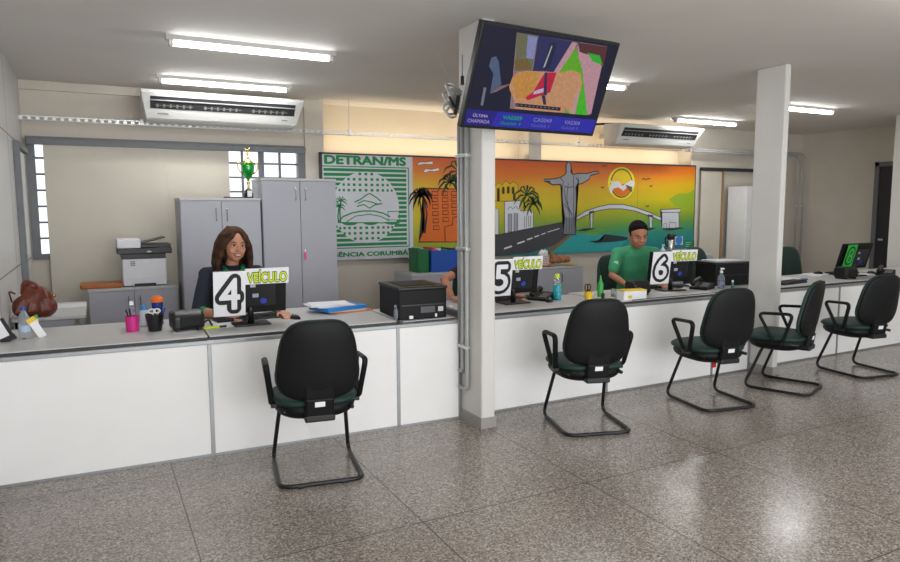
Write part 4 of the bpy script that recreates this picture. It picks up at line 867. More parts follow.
# sun badge
sc = [(6.870,1.887),(6.659,1.884),(6.864,2.092),(6.876,1.686)]
scx, scz = sc[0][0], (sc[2][1] + sc[3][1]) / 2; srx, srz = (sc[0][0] - sc[1][0]) * 0.95, (sc[2][1] - sc[3][1]) / 2
art('sun_halo', [ell(scx, scz, srx * 1.28, srz * 1.15, 36)], P(226, 214, 50), 1)
art('sun_disc', [ell(scx, scz, srx, srz, 36)], P(224, 190, 20), 2)
art('sun_lower', [ell(scx, scz - srz * 0.05, srx * 0.88, srz * 0.88, 20, 180, 360)], P(214, 110, 20), 2.5)
bm = new_bm(); ribbon(bm, ell(scx, scz, srx, srz, 36, -180, 180), 0.020, YM - 0.0034); obj('sun_ring', bm, P(96, 76, 30), t)
cl = [(scx - srx * 1.15, scz - 0.10), (scx - srx * 0.95, scz + 0.02), (scx - srx * 0.3, scz + 0.03), (scx + 0.02, scz - 0.04), (scx + srx * 0.4, scz - 0.0), (scx + srx * 0.95, scz + 0.05), (scx + srx * 1.25, scz - 0.0), (scx + srx * 1.05, scz - 0.08), (scx + srx * 0.5, scz - 0.06), (scx + srx * 0.2, scz - 0.11), (scx - srx * 0.3, scz - 0.06), (scx - srx * 0.8, scz - 0.08), (scx - srx * 0.95, scz - 0.16)]
art('sun_bird', [cl], P(214, 214, 220), 3.4)
art('sun_bird_wing', [[(scx + srx * 0.35, scz - 0.02), (scx + srx * 1.0, scz - 0.05), (scx + srx * 1.0, scz - 0.13), (scx + srx * 0.6, scz - 0.09)]], P(110, 76, 40), 4.2)
# bridge
dk = [(6.060,1.405),(6.204,1.483),(6.406,1.540),(6.646,1.583),(6.893,1.583),(7.147,1.538),(7.409,1.467),(7.677,1.381),(7.679,1.332),(7.411,1.411),(7.149,1.483),(6.895,1.517),(6.648,1.518),(6.407,1.487),(6.206,1.422),(6.060,1.363)]
art('bridge_deck', [dk], P(190, 192, 200), 2, [dk[:8], dk[8:]], P(70, 72, 78), 0.012)
pr1 = [(6.278,1.474),(6.366,1.493),(6.347,1.434),(6.344,1.247),(6.310,1.248),(6.300,1.429)]; pr2 = [(7.402,1.431),(7.508,1.410),(7.488,1.354),(7.485,1.233),(7.439,1.234),(7.427,1.369)]
art('bridge_pier', [pr1, pr2], P(190, 192, 200), 2, [closed(pr1), closed(pr2)], P(70, 72, 78), 0.010)
hs = [(7.691,1.218),(7.682,1.457),(7.634,1.503),(8.070,1.512),(8.056,1.466),(8.033,1.455),(8.043,1.218)]
art('bridge_house', [hs], P(190, 192, 200), 2.4, [closed(hs), [(7.667,1.457),(8.048,1.460)], [(7.730,1.223),(7.727,1.295),(7.781,1.294),(7.784,1.223)], [(7.846,1.221),(7.843,1.302),(7.976,1.300),(7.980,1.219)]], P(60, 62, 68), 0.010)
for e_ in ([(6.043,1.213),(6.209,1.244),(6.413,1.241),(6.210,1.201)], [(7.269,1.198),(7.454,1.234),(7.568,1.226),(7.419,1.187)], [(7.684,1.196),(8.035,1.230),(8.175,1.210),(7.879,1.181)]): art('reeds', [e_], P(40, 52, 40), 2.6)
art('boat', [[(6.288,1.055),(6.537,1.076),(6.570,1.151),(6.835,1.124),(7.016,1.097),(6.988,1.054),(6.766,1.037),(6.418,1.030)]], P(30, 42, 46), 2.6)
art('green_patch', [[(6.194,1.170),(6.380,1.193),(6.518,1.177),(6.347,1.140)], [(6.413,1.219),(6.551,1.230),(6.604,1.210),(6.483,1.196)]], P(110, 150, 40), 2.2)
for l in ([(7.262,1.952),(7.317,1.964),(7.347,1.943),(7.376,1.965),(7.428,1.960)], [(7.349,1.560),(7.383,1.549),(7.420,1.560)], [(7.413,1.858),(7.447,1.850),(7.477,1.864)], [(6.494,2.139),(6.542,2.122),(6.590,2.144)], [(6.484,1.828),(6.515,1.818),(6.543,1.832)]):
    bm = new_bm(); ribbon(bm, l, 0.02, YM - 0.003); obj('bird', bm, P(110, 70, 24), t)
hl = [(7.820,1.664),(8.012,1.750),(8.211,1.751),(8.361,1.819),(8.377,1.476),(8.102,1.506),(7.941,1.564)]
art('green_hills', [hl], P(140, 166, 36), 1)
lg1 = [(7.969,1.098),(8.137,1.083),(8.142,0.954),(7.975,0.959)]; lg2 = [(8.155,1.027),(8.383,1.012),(8.387,0.918),(8.160,0.924)]
art('logo_panel', [lg1], P(190, 200, 206), 3); art('logo_panel', [lg2], P(24, 120, 76), 3)
art('logo_mark', [ell((lg1[0][0] + lg1[1][0]) / 2, (lg1[0][1] + lg1[2][1]) / 2, 0.07, 0.07, 18)], P(60, 120, 190), 4)
bm = new_bm()
for k in range(3): ribbon(bm, [(lg2[0][0] + 0.04, lg2[0][1] - 0.04 - 0.03 * k), (lg2[1][0] - 0.06 - 0.03 * k, lg2[0][1] - 0.04 - 0.03 * k)], 0.010, YM - 0.005)
obj('logo_lines', bm, P(140, 190, 160), t)

# ------------------------------------------------------------------ television
w, h = 1.12, 0.645
t = thing('television', 'large tilted television hung on the white pillar', 'television', (2.643, -0.583, 2.337), 0.067)
t.rotation_euler = (Matrix.Rotation(0.067, 3, 'Z') @ Matrix.Rotation(0.401, 3, 'X')).to_euler()
obj('housing', B(-w / 2, w / 2, 0.002, 0.05, -h / 2, h / 2), M['plast2'], t, bevel=0.006)
obj('rear_cover', B(-w * 0.3, w * 0.3, 0.05, 0.085, -h * 0.4, h * 0.2), M['plastic'], t, bevel=0.01)
sx, sz = w / 2 - 0.018, h / 2 - 0.018
TVY = [0.001]
scr = obj('screen', B(-sx, sx, 0.0, 0.003, -sz, sz), E(20, 20, 42), t)
def tv(name, polys, m, lvl, par=None):
    bm = new_bm()
    for p in polys: flat(bm, p, -0.0006 * lvl)
    return obj(name, bm, m, scr)
Q = [(-0.870,0.389)]
# picture area
pic = [(-0.303,0.286),(0.445,0.290),(0.468,-0.173),(-0.452,-0.177)]  # video shapes traced from image pixels, projected onto the tilted screen plane
tv('video_floor', [[(-0.303,0.286),(0.445,0.290),(0.468,-0.173),(-0.219,-0.178)]], E(150, 120, 130), 1)
tv('video_person', [[(-0.135,0.287),(0.204,0.287),(0.065,0.082),(-0.027,0.081),(-0.112,0.072)]], E(44, 44, 92), 2)
tv('video_wall', [[(-0.303,0.286),(-0.134,0.287),(-0.121,0.076),(-0.254,0.072)]], E(110, 112, 80), 2)
tv('video_window', [[(-0.217,0.279),(-0.139,0.279),(-0.131,0.144),(-0.189,0.146)]], E(140, 144, 190), 3)
tv('video_brown', [[(-0.272,0.131),(-0.174,0.142),(-0.121,0.076),(-0.254,0.060)]], E(120, 100, 50), 3)
tv('video_pink_rug', [[(0.055,0.081),(0.142,0.283),(0.189,0.282),(0.112,0.071)], [(0.189,0.282),(0.449,0.167),(0.479,-0.165),(0.399,-0.174)]], E(196, 150, 160), 3)
tv('video_brown_shelf', [[(0.187,0.285),(0.450,0.288),(0.465,0.155),(0.317,0.218),(0.225,0.230)]], E(88, 46, 42), 4)
tv('video_plants', [[(0.290,0.231),(0.403,0.227),(0.454,0.167),(0.357,0.183)]], E(50, 180, 40), 5)
tv('video_green_cone', [[(0.184,0.253),(0.288,0.121),(0.303,0.023),(0.445,-0.174),(0.286,-0.175),(0.091,0.069)]], E(100, 176, 20), 5)
tv('video_green_grass', [[(0.236,-0.172),(0.258,-0.098),(0.342,-0.175)], [(0.328,0.025),(0.445,-0.174),(0.331,-0.175)]], E(70, 190, 30), 7)
dog = [(-0.258,-0.059),(-0.269,-0.036),(-0.245,-0.011),(-0.259,0.022),(-0.229,0.053),(-0.155,0.070),(-0.016,0.077),(0.086,0.084),(0.205,0.109),(0.274,0.100),(0.318,0.041),(0.321,-0.026),(0.319,-0.111),(0.286,-0.175),(0.227,-0.135),(0.240,-0.171),(0.110,-0.174),(-0.058,-0.176),(-0.181,-0.172),(-0.205,-0.118)]
tv('video_dog', [dog], E(206, 152, 108), 8)
tv('video_dog_head', [[(-0.256,0.027),(-0.192,0.060),(-0.056,0.073),(-0.064,-0.026),(-0.120,-0.108),(-0.202,-0.102),(-0.244,-0.026)]], E(206, 146, 66), 9)
tv('video_dog_leg', [[(0.286,-0.175),(0.284,-0.046),(0.300,0.006),(0.321,-0.026),(0.331,-0.175)]], E(200, 160, 150), 9)
tv('video_harness', [[(-0.039,0.024),(-0.015,0.074),(0.078,0.083),(0.068,-0.047),(-0.007,-0.076),(-0.098,-0.113),(-0.124,-0.096),(-0.074,-0.059)]], E(196, 26, 62), 10)
tv('video_harness_band', [[(-0.065,-0.050),(0.020,-0.019),(0.022,-0.048),(-0.066,-0.072)]], E(200, 190, 220), 11)
tv('video_strap', [[(-0.019,0.074),(0.001,0.076),(0.045,-0.069),(0.016,-0.068)], [(0.001,-0.069),(0.033,-0.070),(0.062,-0.130),(0.036,-0.129)]], E(50, 44, 74), 12)
tv('video_sleeve', [[(-0.447,0.118),(-0.414,0.132),(-0.384,0.098),(-0.375,0.039),(-0.328,-0.034),(-0.398,-0.095),(-0.402,0.021),(-0.451,0.069)]], E(84, 100, 130), 3)
tv('video_hand', [[(-0.398,-0.095),(-0.337,-0.043),(-0.256,-0.020),(-0.280,-0.037),(-0.355,-0.080)]], E(140, 104, 100), 4)
tv('video_boot', [[(-0.455,-0.061),(-0.434,-0.062),(-0.430,-0.174),(-0.449,-0.172)]], E(120, 124, 134), 3)
tv('video_dark', [[(-0.033,0.251),(0.023,0.266),(0.015,0.109),(-0.027,0.081)]], E(30, 30, 66), 6)
tv('video_glint', [[(-0.018,0.242),(-0.009,0.240),(-0.026,0.108),(-0.040,0.100)]], E(170, 180, 170), 7)
sub = [(-0.192,-0.137),(0.189,-0.138),(0.193,-0.161),(-0.185,-0.159)]
tv('subtitle_box', [sub], E(30, 26, 36), 13); bm = new_bm()
bm = new_bm()
for k in range(11): a_ = sub[0][0] + 0.012 + k * (sub[1][0] - sub[0][0] - 0.02) / 11; ribbon(bm, [(a_, (sub[0][1] + sub[3][1]) / 2 + 0.0), (a_ + 0.015, (sub[0][1] + sub[3][1]) / 2)], 0.006, -0.009)
obj('subtitle_dashes', bm, E(130, 124, 140), scr)
bar = [(-0.542,-0.204),(0.544,-0.200),(0.548,-0.308),(-0.557,-0.316)]
bz1, bz0 = (bar[0][1] + bar[1][1]) / 2, -sz + 0.004
tv('blue_bar', [[(-sx, bz0), (sx, bz0), (sx, bz1), (-sx, bz1)]], E(44, 44, 176), 1); tv('dark_blue_bar', [[(-sx, bz0), (-sx + 0.21, bz0), (-sx + 0.235, bz1), (-sx, bz1)]], E(34, 30, 130), 2)
bh = bz1 - bz0; zt_, zb_ = bz0 + bh * 0.66, bz0 + bh * 0.28
def tvt(s, x, z, w_, h_, m): text('screen_text', s, x, -0.0024, z, w_, h_, m, scr, 0.02, 0.0003)
tvt('ÚLTIMA', -sx + 0.11, zt_, 0.115, bh * 0.24, E(190, 170, 215)); tvt('CHAMADA', -sx + 0.105, zb_, 0.17, bh * 0.24, E(170, 150, 205))
tvt('VA0309', -sx + 0.36, zt_, 0.155, bh * 0.28, E(10, 170, 80)); tvt('Guichê 4', -sx + 0.355, zb_, 0.165, bh * 0.2, E(10, 150, 90))
tvt('CAS049', -0.03 + 0.10, zt_, 0.155, bh * 0.28, E(130, 130, 190)); tvt('Guichê 1', 0.06, zb_, 0.155, bh * 0.2, E(100, 100, 190))
tvt('VAS304', 0.33, zt_, 0.14, bh * 0.28, E(140, 130, 180)); tvt('Guichê 5', 0.32, zb_, 0.15, bh * 0.2, E(104, 100, 190))
# bracket fixed to the back of the set and screwed to the pillar
bpy.context.view_layer.update()
def wpart(name, bm, m, par, **k):
    o = obj(name, bm, m, par, **k); o.matrix_parent_inverse = par.matrix_world.inverted(); return o
wpart('wall_plate', B(2.335, 2.435, -0.340, -0.3255, 2.20, 2.50), M['tube'], t)
bm = new_bm(); tube(bm, [(2.385, -0.33, 2.42), (2.52, -0.47, 2.42)], 0.018, 8); tube(bm, [(2.385, -0.33, 2.28), (2.56, -0.51, 2.28)], 0.018, 8); box(bm, 2.44, 2.64, -0.53, -0.49, 2.25, 2.45)
wpart('bracket_arm', bm, M['tube'], t)
# conduits on pillar side
t = thing('conduit_bundle', 'grey conduit pipes running down the television pillar', 'pipes', (2.33, 0, 0))
for i, (y, r, z0) in enumerate(((-0.035, 0.013, 0.33), (-0.085, 0.016, 0.30), (-0.15, 0.016, 0.30))):
    bm = new_bm()
    pts = [(-0.018, y, 2.12), (-0.018, y, z0), (-0.018, y + 0.09 if i else y + 0.03, z0 - 0.09 if i else z0 - 0.03)] if i == 1 else [(-0.018, y, 2.12), (-0.018, y, z0)]
    if i == 2: pts = [(-0.018, y, 2.12), (-0.018, y, 0.24), (-0.018, y + 0.115, 0.24)]
    if i == 1: pts = [(-0.018, y, 2.12), (-0.018, y, 0.36), (-0.018, y + 0.06, 0.36)]
    if i == 0: pts = [(-0.018, y, 2.12), (-0.018, y, 0.50)]
    tube(bm, fillet(pts, 0.04, 5), r, 12); obj('pipe', bm, M['conduit'], t, smooth=True)
for z in (0.55, 1.25, 1.9): obj('clamp', B(-0.038, 0.0, -0.175, -0.015, z - 0.012, z + 0.012), M['galv'], t, bevel=0.003)
# small camera / antenna cluster left of TV
t = thing('antenna', 'silver antenna and cable cluster beside the television', 'antenna', (2.30, -0.04, 2.275))
bm = new_bm()
for k in range(7):
    z = -0.075 + 0.022 * k; w_ = 0.085 + 0.03 * math.sin(k * 2.1)
    tube(bm, fillet([(-0.002, -0.02 - 0.008 * k, z), (-0.06, -0.05, z + 0.05), (-w_ - 0.03, -0.03, z + 0.01 * k), (-w_, -0.06, z - 0.05), (-0.03, -0.03, z - 0.03)], 0.04, 4), 0.008, 8)
obj('cable_loops', bm, M['galv'], t, smooth=True); bm = new_bm(); tube(bm, [(-0.03, -0.07, 0.03), (-0.055, -0.07, -0.10)], 0.013, 8); tube(bm, [(-0.10, -0.07, 0.02), (-0.06, -0.07, -0.05)], 0.008, 8); obj('black_plug', bm, M['plast2'], t)
bm = new_bm(); tube(bm, [(-0.03, -0.05, 0.03), (-0.15, -0.05, 0.25)], 0.0025, 6); obj('rod', bm, M['alu'], t)
bm = new_bm(); tube(bm, [(-0.011, -0.09, 0.10), (-0.011, -0.09, 0.16)], 0.012, 8); tube(bm, [(-0.011, -0.09, 0.16), (-0.011, -0.09, 0.30)], 0.003, 6); obj('black_rod', bm, M['plast2'], t)

# ------------------------------------------------------------------ ceiling: lights, air conditioners, tray, pipes
def ceiling_light(x0, y, label, w=1.22):
    t = thing('ceiling_light', label, 'ceiling light', (x0 + w / 2, y, H), 0, 'fluorescent ceiling lights')
    bm = new_bm(); prism_x(bm, [(-0.06, 0.0), (0.06, 0.0), (0.035, -0.03), (-0.035, -0.03)], -w / 2 - 0.02, w / 2 + 0.02); obj('housing', bm, M['acwhite'], t, bevel=0.002)
    bm = new_bm(); tube(bm, [(-w / 2 + 0.03, 0, -0.052), (w / 2 - 0.03, 0, -0.052)], 0.016, 14); obj('tube', bm, M['tubeglow'], t, smooth=True)
    for s in (-1, 1): obj('end_socket', B(s * (w / 2 - 0.015) - 0.015, s * (w / 2 - 0.015) + 0.015, -0.03, 0.03, -0.07, -0.029), M['acwhite'], t, bevel=0.004)
    l = bpy.data.lights.new('tube_light', 'AREA'); l.shape = 'RECTANGLE'; l.size = w - 0.1; l.size_y = 0.09; l.energy = LAMP; l.color = (0.97, 0.985, 1.0)
    o = bpy.data.objects.new('tube_light', l); COL.objects.link(o); o.parent = t; o.location = (0, 0, -0.078)
    return t
LAMP = 9.0
for x0, y, lb in ((0.55, 1.10, 'fluorescent ceiling light nearest the camera at upper left'), (0.61, 2.70, 'fluorescent ceiling light right above the left air conditioner'),
                  (3.62, 1.10, 'fluorescent ceiling light half hidden behind the television'), (7.20, 2.72, 'fluorescent ceiling light next to the right air conditioner'),
                  (7.28, 1.30, 'fluorescent ceiling light right of the second pillar'),
                  (0.60, -2.1, 'fluorescent ceiling light over the waiting side at left'), (4.0, -2.1, 'fluorescent ceiling light over the waiting side, middle'), (7.4, -2.1, 'fluorescent ceiling light over the waiting side at right')): ceiling_light(x0, y, lb)
def air_con(x, label):
    t = thing('air_conditioner', label, 'air conditioner', (x, 2.86, 2.40), 0, 'white ceiling air conditioners')
    bm = new_bm(); prof = [(0.40, 0.30), (0.015, 0.275), (0.0, 0.262), (0.0, 0.245), (0.155, 0.025), (0.19, 0.005), (0.40, 0.0)]
    inset = [0.02, 0.0, 0.0, 0.0, 0.045, 0.05, 0.05]; Wd = 1.57
    A = [bm.verts.new((i_, y, z)) for (y, z), i_ in zip(prof, inset)]; A2 = [bm.verts.new((i_ * 0.5 + 0.03, y, z)) for (y, z), i_ in zip(prof, inset)]
    Bq = [bm.verts.new((Wd - i_, y, z)) for (y, z), i_ in zip(prof, inset)]; n = len(prof)
    bm.faces.new(A); bm.faces.new(Bq[::-1]); bmesh.ops.delete(bm, geom=A2, context='VERTS')
    for i_ in range(n): bm.faces.new((A[i_], Bq[i_], Bq[(i_ + 1) % n], A[(i_ + 1) % n]))
    obj('casing', bm, M['acwhite'], t, bevel=0.010, seg=3)
    th = math.atan2(0.155, 0.22); fl = dict(loc=(0, 0.155, 0.025), rot=(th, 0, 0))
    obj('outlet', B(0.085, 1.485, -0.003, 0.01, 0.105, 0.235), M['gap'], t, **fl)
    vn = P(120, 120, 120)
    for g_ in ((0.14, 0.46), (0.58, 0.93), (1.05, 1.40)):
        bm = new_bm(); q = g_[0]
        while q < g_[1]: box(bm, q, q + 0.018, -0.006, -0.002, 0.12, 0.155); q += 0.06
        box(bm, g_[0] - 0.01, g_[1] + 0.01, -0.0055, -0.0025, 0.137, 0.142)
        obj('vane_row', bm, vn, t, **fl)
    obj('louvre', B(0.09, 1.48, -0.012, -0.002, 0.192, 0.200), P(150, 150, 148), t, **fl)
    obj('badge', B(0.15, 0.25, -0.003, 0.001, 0.045, 0.062), P(150, 152, 158), t, **fl)
    obj('indicator', B(1.36, 1.42, -0.003, 0.001, 0.045, 0.058), P(150, 152, 158), t, **fl)
    for xx in (0.40, 1.17): obj('wall_bracket', B(xx - 0.03, xx + 0.03, 0.395, 0.605 if x < 3 else 0.89, 0.15, 0.20), M['galv'], t)
    return t
air_con(0.46, 'long white air conditioner at upper left above the window'); air_con(6.36, 'long white air conditioner above the mural near second pillar')
# cable tray (perforated channel) with hangers
t = thing('cable_tray', 'perforated galvanised cable tray along the back wall', 'cable tray', (0, 3.29, 2.40))
bm = new_bm(); x0, x1 = XL, 8.2; box(bm, x0, x1, 0, 0.003, -0.022, -0.014); box(bm, x0, x1, 0, 0.003, 0.014, 0.022); box(bm, x0, x1, 0, 0.038, -0.02, -0.017)
x = x0
while x < x1: box(bm, x, x + 0.03, 0, 0.003, -0.012, 0.012); x += 0.068
obj('channel', bm, M['galv'], t)
for xx in (0.49, 2.68, 6.02, 8.15):
    bm = new_bm(); tube(bm, [(xx, 0.019, 0.0), (xx, 0.019, H - 2.40)], 0.004, 6); obj('hanger_rod', bm, M['galv'], t)
    bm = new_bm(); box(bm, xx - 0.02, xx + 0.02, -0.004, 0.042, -0.024, 0.04); obj('hanger_clip', bm, M['galv'], t, bevel=0.004)
t = thing('conduit_pipes', 'grey conduit pipes bending down beside the right wall', 'pipes', (0, 3.29, 0))
for k, (xx, dz, r) in enumerate(((10.70, 0.0, 0.018), (10.86, 0.045, 0.018))):
    bm = new_bm(); tube(bm, fillet([(8.2, 0.02, 2.39 + dz * 0.6), (xx, 0.02, 2.39 + dz), (xx, 0.02, 0.3)], 0.13, 8), r, 12); obj('pipe', bm, M['conduit'], t, smooth=True)
for z in (1.55,): obj('clamp', B(10.66, 10.90, -0.002, 0.042, z - 0.012, z + 0.012), M['galv'], t)
bm = new_bm(); tube(bm, fillet([(4.6, 3.40, 2.72), (5.6, 3.3, 2.55), (6.2, 3.25, 2.69), (6.7, 3.2, 2.71)], 0.3, 6), 0.014, 8); tag(obj('refrigerant_hose', bm, M['plastic'], smooth=True), 'dark refrigerant hose left of the right air conditioner', 'hose')

# ------------------------------------------------------------------ people
def hand(bm, wrist, d, side, palmn, curl=0.35, L_=0.085):
    # d: pointing direction, palmn: palm normal (towards palm side), side: thumb direction
    d = Vector(d).normalized(); n = Vector(palmn).normalized(); s = d.cross(n).normalized() * side
    w_ = Vector(wrist); c = w_ + d * 0.045
    mt = Matrix((s, d, n)).transposed().to_4x4(); mt.translation = c
    ball(bm, (0, 0, 0), (0.037, 0.05, 0.016), mt, 12)
    for k, (off, ln) in enumerate(((0.028, 0.068), (0.010, 0.078), (-0.009, 0.072), (-0.026, 0.056))):
        b0 = w_ + d * 0.08 + s * off; p1 = b0 + (d + n * curl * 0.4).normalized() * ln * 0.45; p2 = p1 + (d + n * curl * 1.2).normalized() * ln * 0.32; p3 = p2 + (d + n * curl * 2.2).normalized() * ln * 0.25
        limb(bm, [b0 - d * 0.02, p1, p2, p3], [0.0095, 0.0088, 0.008, 0.0068], 8)
    t0 = w_ + d * 0.02 + s * 0.02; t1 = t0 + (s * 0.8 + d * 0.6).normalized() * 0.04; t2 = t1 + (s * 0.25 + d + n * 0.3).normalized() * 0.035
    limb(bm, [t0, t1, t2], [0.014, 0.0105, 0.008], 8)
def person(loc, rz, label, skin, cloth, hairfn, neck, head, hpitch, hyaw, armL, armR, sleeveL, sleeveR, build=1.0, hs=1.0, sw=0.185, handd=((0, -1, 0), (0, -1, 0)), trimm=None, female=False, smile=False, hroll=0):
    # local frame: person faces -Y ; armL is on +X side? (person's left hand = +X)
    t = thing('person', label, 'person', loc, R(rz))
    hm = Matrix.Translation(Vector(head)) @ Euler((R(hpitch), R(hroll), R(hyaw)), 'XYZ').to_matrix().to_4x4() @ Matrix.Scale(hs, 4)
    bm = new_bm()
    # head: skull, face, jaw, nose, ears
    ball(bm, (0, 0.012, 0.03), (0.076, 0.095, 0.088), hm, 20); ball(bm, (0, -0.022, -0.025), (0.067, 0.068, 0.085), hm, 18); ball(bm, (0, -0.045, -0.082), (0.034, 0.032, 0.028), hm, 12)
    ball(bm, (0, -0.015, -0.055), (0.054, 0.062, 0.045), hm, 14)
    for s in (-1, 1):
        ball(bm, (s * 0.077, 0.012, -0.012), (0.009, 0.018, 0.030), hm, 10); ball(bm, (s * 0.036, -0.066, -0.03), (0.022, 0.018, 0.02), hm, 10)
        ball(bm, (s * 0.031, -0.081, 0.022), (0.022, 0.010, 0.008), hm, 10)
    ball(bm, (0, -0.098, -0.022), (0.012, 0.016, 0.013), hm, 10); ball(bm, (0, -0.092, 0.0), (0.008, 0.012, 0.026), hm, 10)
    for s in (-1, 1): ball(bm, (s * 0.011, -0.092, -0.027), (0.008, 0.010, 0.008), hm, 8)
    ball(bm, (0, -0.082, -0.058), (0.022, 0.012, 0.010), hm, 10)
    nb = Vector(neck); hb_ = hm @ Vector((0, 0.022, -0.05))
    limb(bm, [nb + Vector((0, 0.0, -0.06)), nb, hb_], [0.070, 0.056 * (0.9 if female else 1.12), 0.052 * (0.9 if female else 1.14)], 16)
    hip = Vector((0, 0.0, 0.56))
    def torso(b, g):
        secs = [(0.0, 0.155, 0.115, 0.50), (0.12, 0.150, 0.115, 0), (0.35, 0.140 * build, 0.115, 0), (0.62, 0.155 * build, 0.115, 0), (0.85, 0.165, 0.095, 0), (0.96, 0.12, 0.07, 0), (1.0, 0.06, 0.05, 0)]
        rings = []
        for f, rx_, ry_, _ in secs:
            c = Vector((0, 0, 0.50)).lerp(nb, f); c.y -= 0.02 * math.sin(f * PI)
            rings.append([b.verts.new((c.x + (rx_ + g) * math.cos(2 * PI * k / 20), c.y + (ry_ + g) * math.sin(2 * PI * k / 20), c.z)) for k in range(20)])
        for i in range(len(rings) - 1):
            for k in range(20): b.faces.new((rings[i][k], rings[i][(k + 1) % 20], rings[i + 1][(k + 1) % 20], rings[i + 1][k]))
        b.faces.new(rings[0][::-1]); b.faces.new(rings[-1])
        if female:
            for s in (-1, 1): ball(b, Vector((0, 0, 0.50)).lerp(nb, 0.66) + Vector((s * 0.075, -0.10, 0)), (0.078 + g, 0.065 + g, 0.075 + g), None, 14)
    torso(bm, -0.012)
    sh = {1: nb + Vector((sw, 0.005, -0.065)), -1: nb + Vector((-sw, 0.005, -0.065))}
    arms = {1: armL, -1: armR}
    for s in (1, -1):
        el, wr = Vector(arms[s][0]), Vector(arms[s][1])
        limb(bm, [nb + Vector((s * 0.06, 0, -0.045)), sh[s], sh[s].lerp(el, 0.5), el, el.lerp(wr, 0.35), wr], [0.045, 0.050, 0.043, 0.037, 0.036, 0.024], 14)
        hand(bm, wr, handd[0 if s == 1 else 1], -s if True else s, (0, 0, -1))
        limb(bm, [(s * 0.09, 0.02, 0.56), (s * 0.11, -0.42, 0.545), (s * 0.11, -0.40, 0.10)], [0.078, 0.055, 0.036], 12)
    body = blob('body', bm, skin, t, 0.0055, 3)
    # clothing
    bm = new_bm(); torso(bm, 0.006)
    for s in (1, -1):
        el, wr = Vector(arms[s][0]), Vector(arms[s][1]); k = sleeveL if s == 1 else sleeveR
        pts = [nb + Vector((s * 0.055, 0, -0.038)), sh[s]]; rd = [0.052, 0.060]
        if k <= 1: pts += [sh[s].lerp(el, k * 0.5), sh[s].lerp(el, k)]; rd += [0.060, 0.056]
        else: pts += [sh[s].lerp(el, 0.5), el, el.lerp(wr, k - 1)]; rd += [0.054, 0.048, 0.042]
        limb(bm, pts, rd, 14)
        if trimm:
            e0, e1 = pts[-2], pts[-1]; dd = (e1 - e0).normalized(); b2 = new_bm(); tube(b2, [e1 - dd * 0.0, e1 + dd * (rd[-1] * 0.9)], [rd[-1] * 1.02, rd[-1] * 0.95], 16); obj('sleeve_cuff', b2, trimm, t, smooth=True)
    blob('shirt', bm, cloth, t, 0.010, 4)
    bm = new_bm()
    for s in (1, -1): limb(bm, [(s * 0.085, 0.03, 0.55), (s * 0.09, 0.0, 0.56), (s * 0.11, -0.43, 0.55), (s * 0.11, -0.41, 0.10)], [0.10, 0.095, 0.072, 0.052], 12)
    ball(bm, (0, 0.02, 0.56), (0.165, 0.115, 0.10)); blob('trousers', bm, M['denim'], t, 0.012, 3)
    for s in (1, -1):
        bm = new_bm(); ball(bm, (s * 0.11, -0.46, 0.045), (0.045, 0.125, 0.05)); ball(bm, (s * 0.11, -0.40, 0.075), (0.045, 0.05, 0.06))
        for q in bm.verts: q.co.z = max(q.co.z, 0.0)
        blob('shoe', bm, M['plast2'], t, 0.01, 2)
    # face details
    def f(name, c, r, m, n=12):
        b2 = new_bm(); ball(b2, c, r, hm, n); return obj(name, b2, m, t, smooth=True)
    for s in (-1, 1):
        f('eye', (s * 0.030, -0.078, 0.008), (0.0130, 0.0085, 0.0055), M['eyew']); f('iris', (s * 0.030, -0.0855, 0.007), (0.0075, 0.0028, 0.0066), M['iris'])
        b2 = new_bm(); tube(b2, [hm @ Vector((s * 0.014, -0.092, 0.026)), hm @ Vector((s * 0.032, -0.090, 0.032)), hm @ Vector((s * 0.050, -0.078, 0.025))], [0.0035, 0.0042, 0.002], 6); obj('eyebrow', b2, M['brow'], t)
        b2 = new_bm(); tube(b2, [hm @ Vector((s * 0.016, -0.0865, 0.0115)), hm @ Vector((s * 0.031, -0.0885, 0.0155)), hm @ Vector((s * 0.045, -0.079, 0.0105))], 0.0018, 6); obj('eyelid', b2, M['brow'], t)
    if smile:
        f('teeth', (0, -0.0925, -0.058), (0.021, 0.0055, 0.0055), M['teeth'])
        for dz in (0.007, -0.009):
            b2 = new_bm(); tube(b2, [hm @ Vector((-0.030, -0.080, -0.051)), hm @ Vector((-0.015, -0.093, -0.056 + dz * 0.8)), hm @ Vector((0, -0.0975, -0.058 + dz)), hm @ Vector((0.015, -0.093, -0.056 + dz * 0.8)), hm @ Vector((0.030, -0.080, -0.051))], [0.002, 0.0035, 0.004, 0.0035, 0.002], 8); obj('lip', b2, M['lips'], t, smooth=True)
    else:
        b2 = new_bm(); tube(b2, [hm @ Vector((-0.023, -0.086, -0.060)), hm @ Vector((0, -0.096, -0.057)), hm @ Vector((0.023, -0.086, -0.060))], [0.002, 0.005, 0.002], 8); obj('lips', b2, M['lips'], t, smooth=True)
    hairfn(t, hm)
    return t
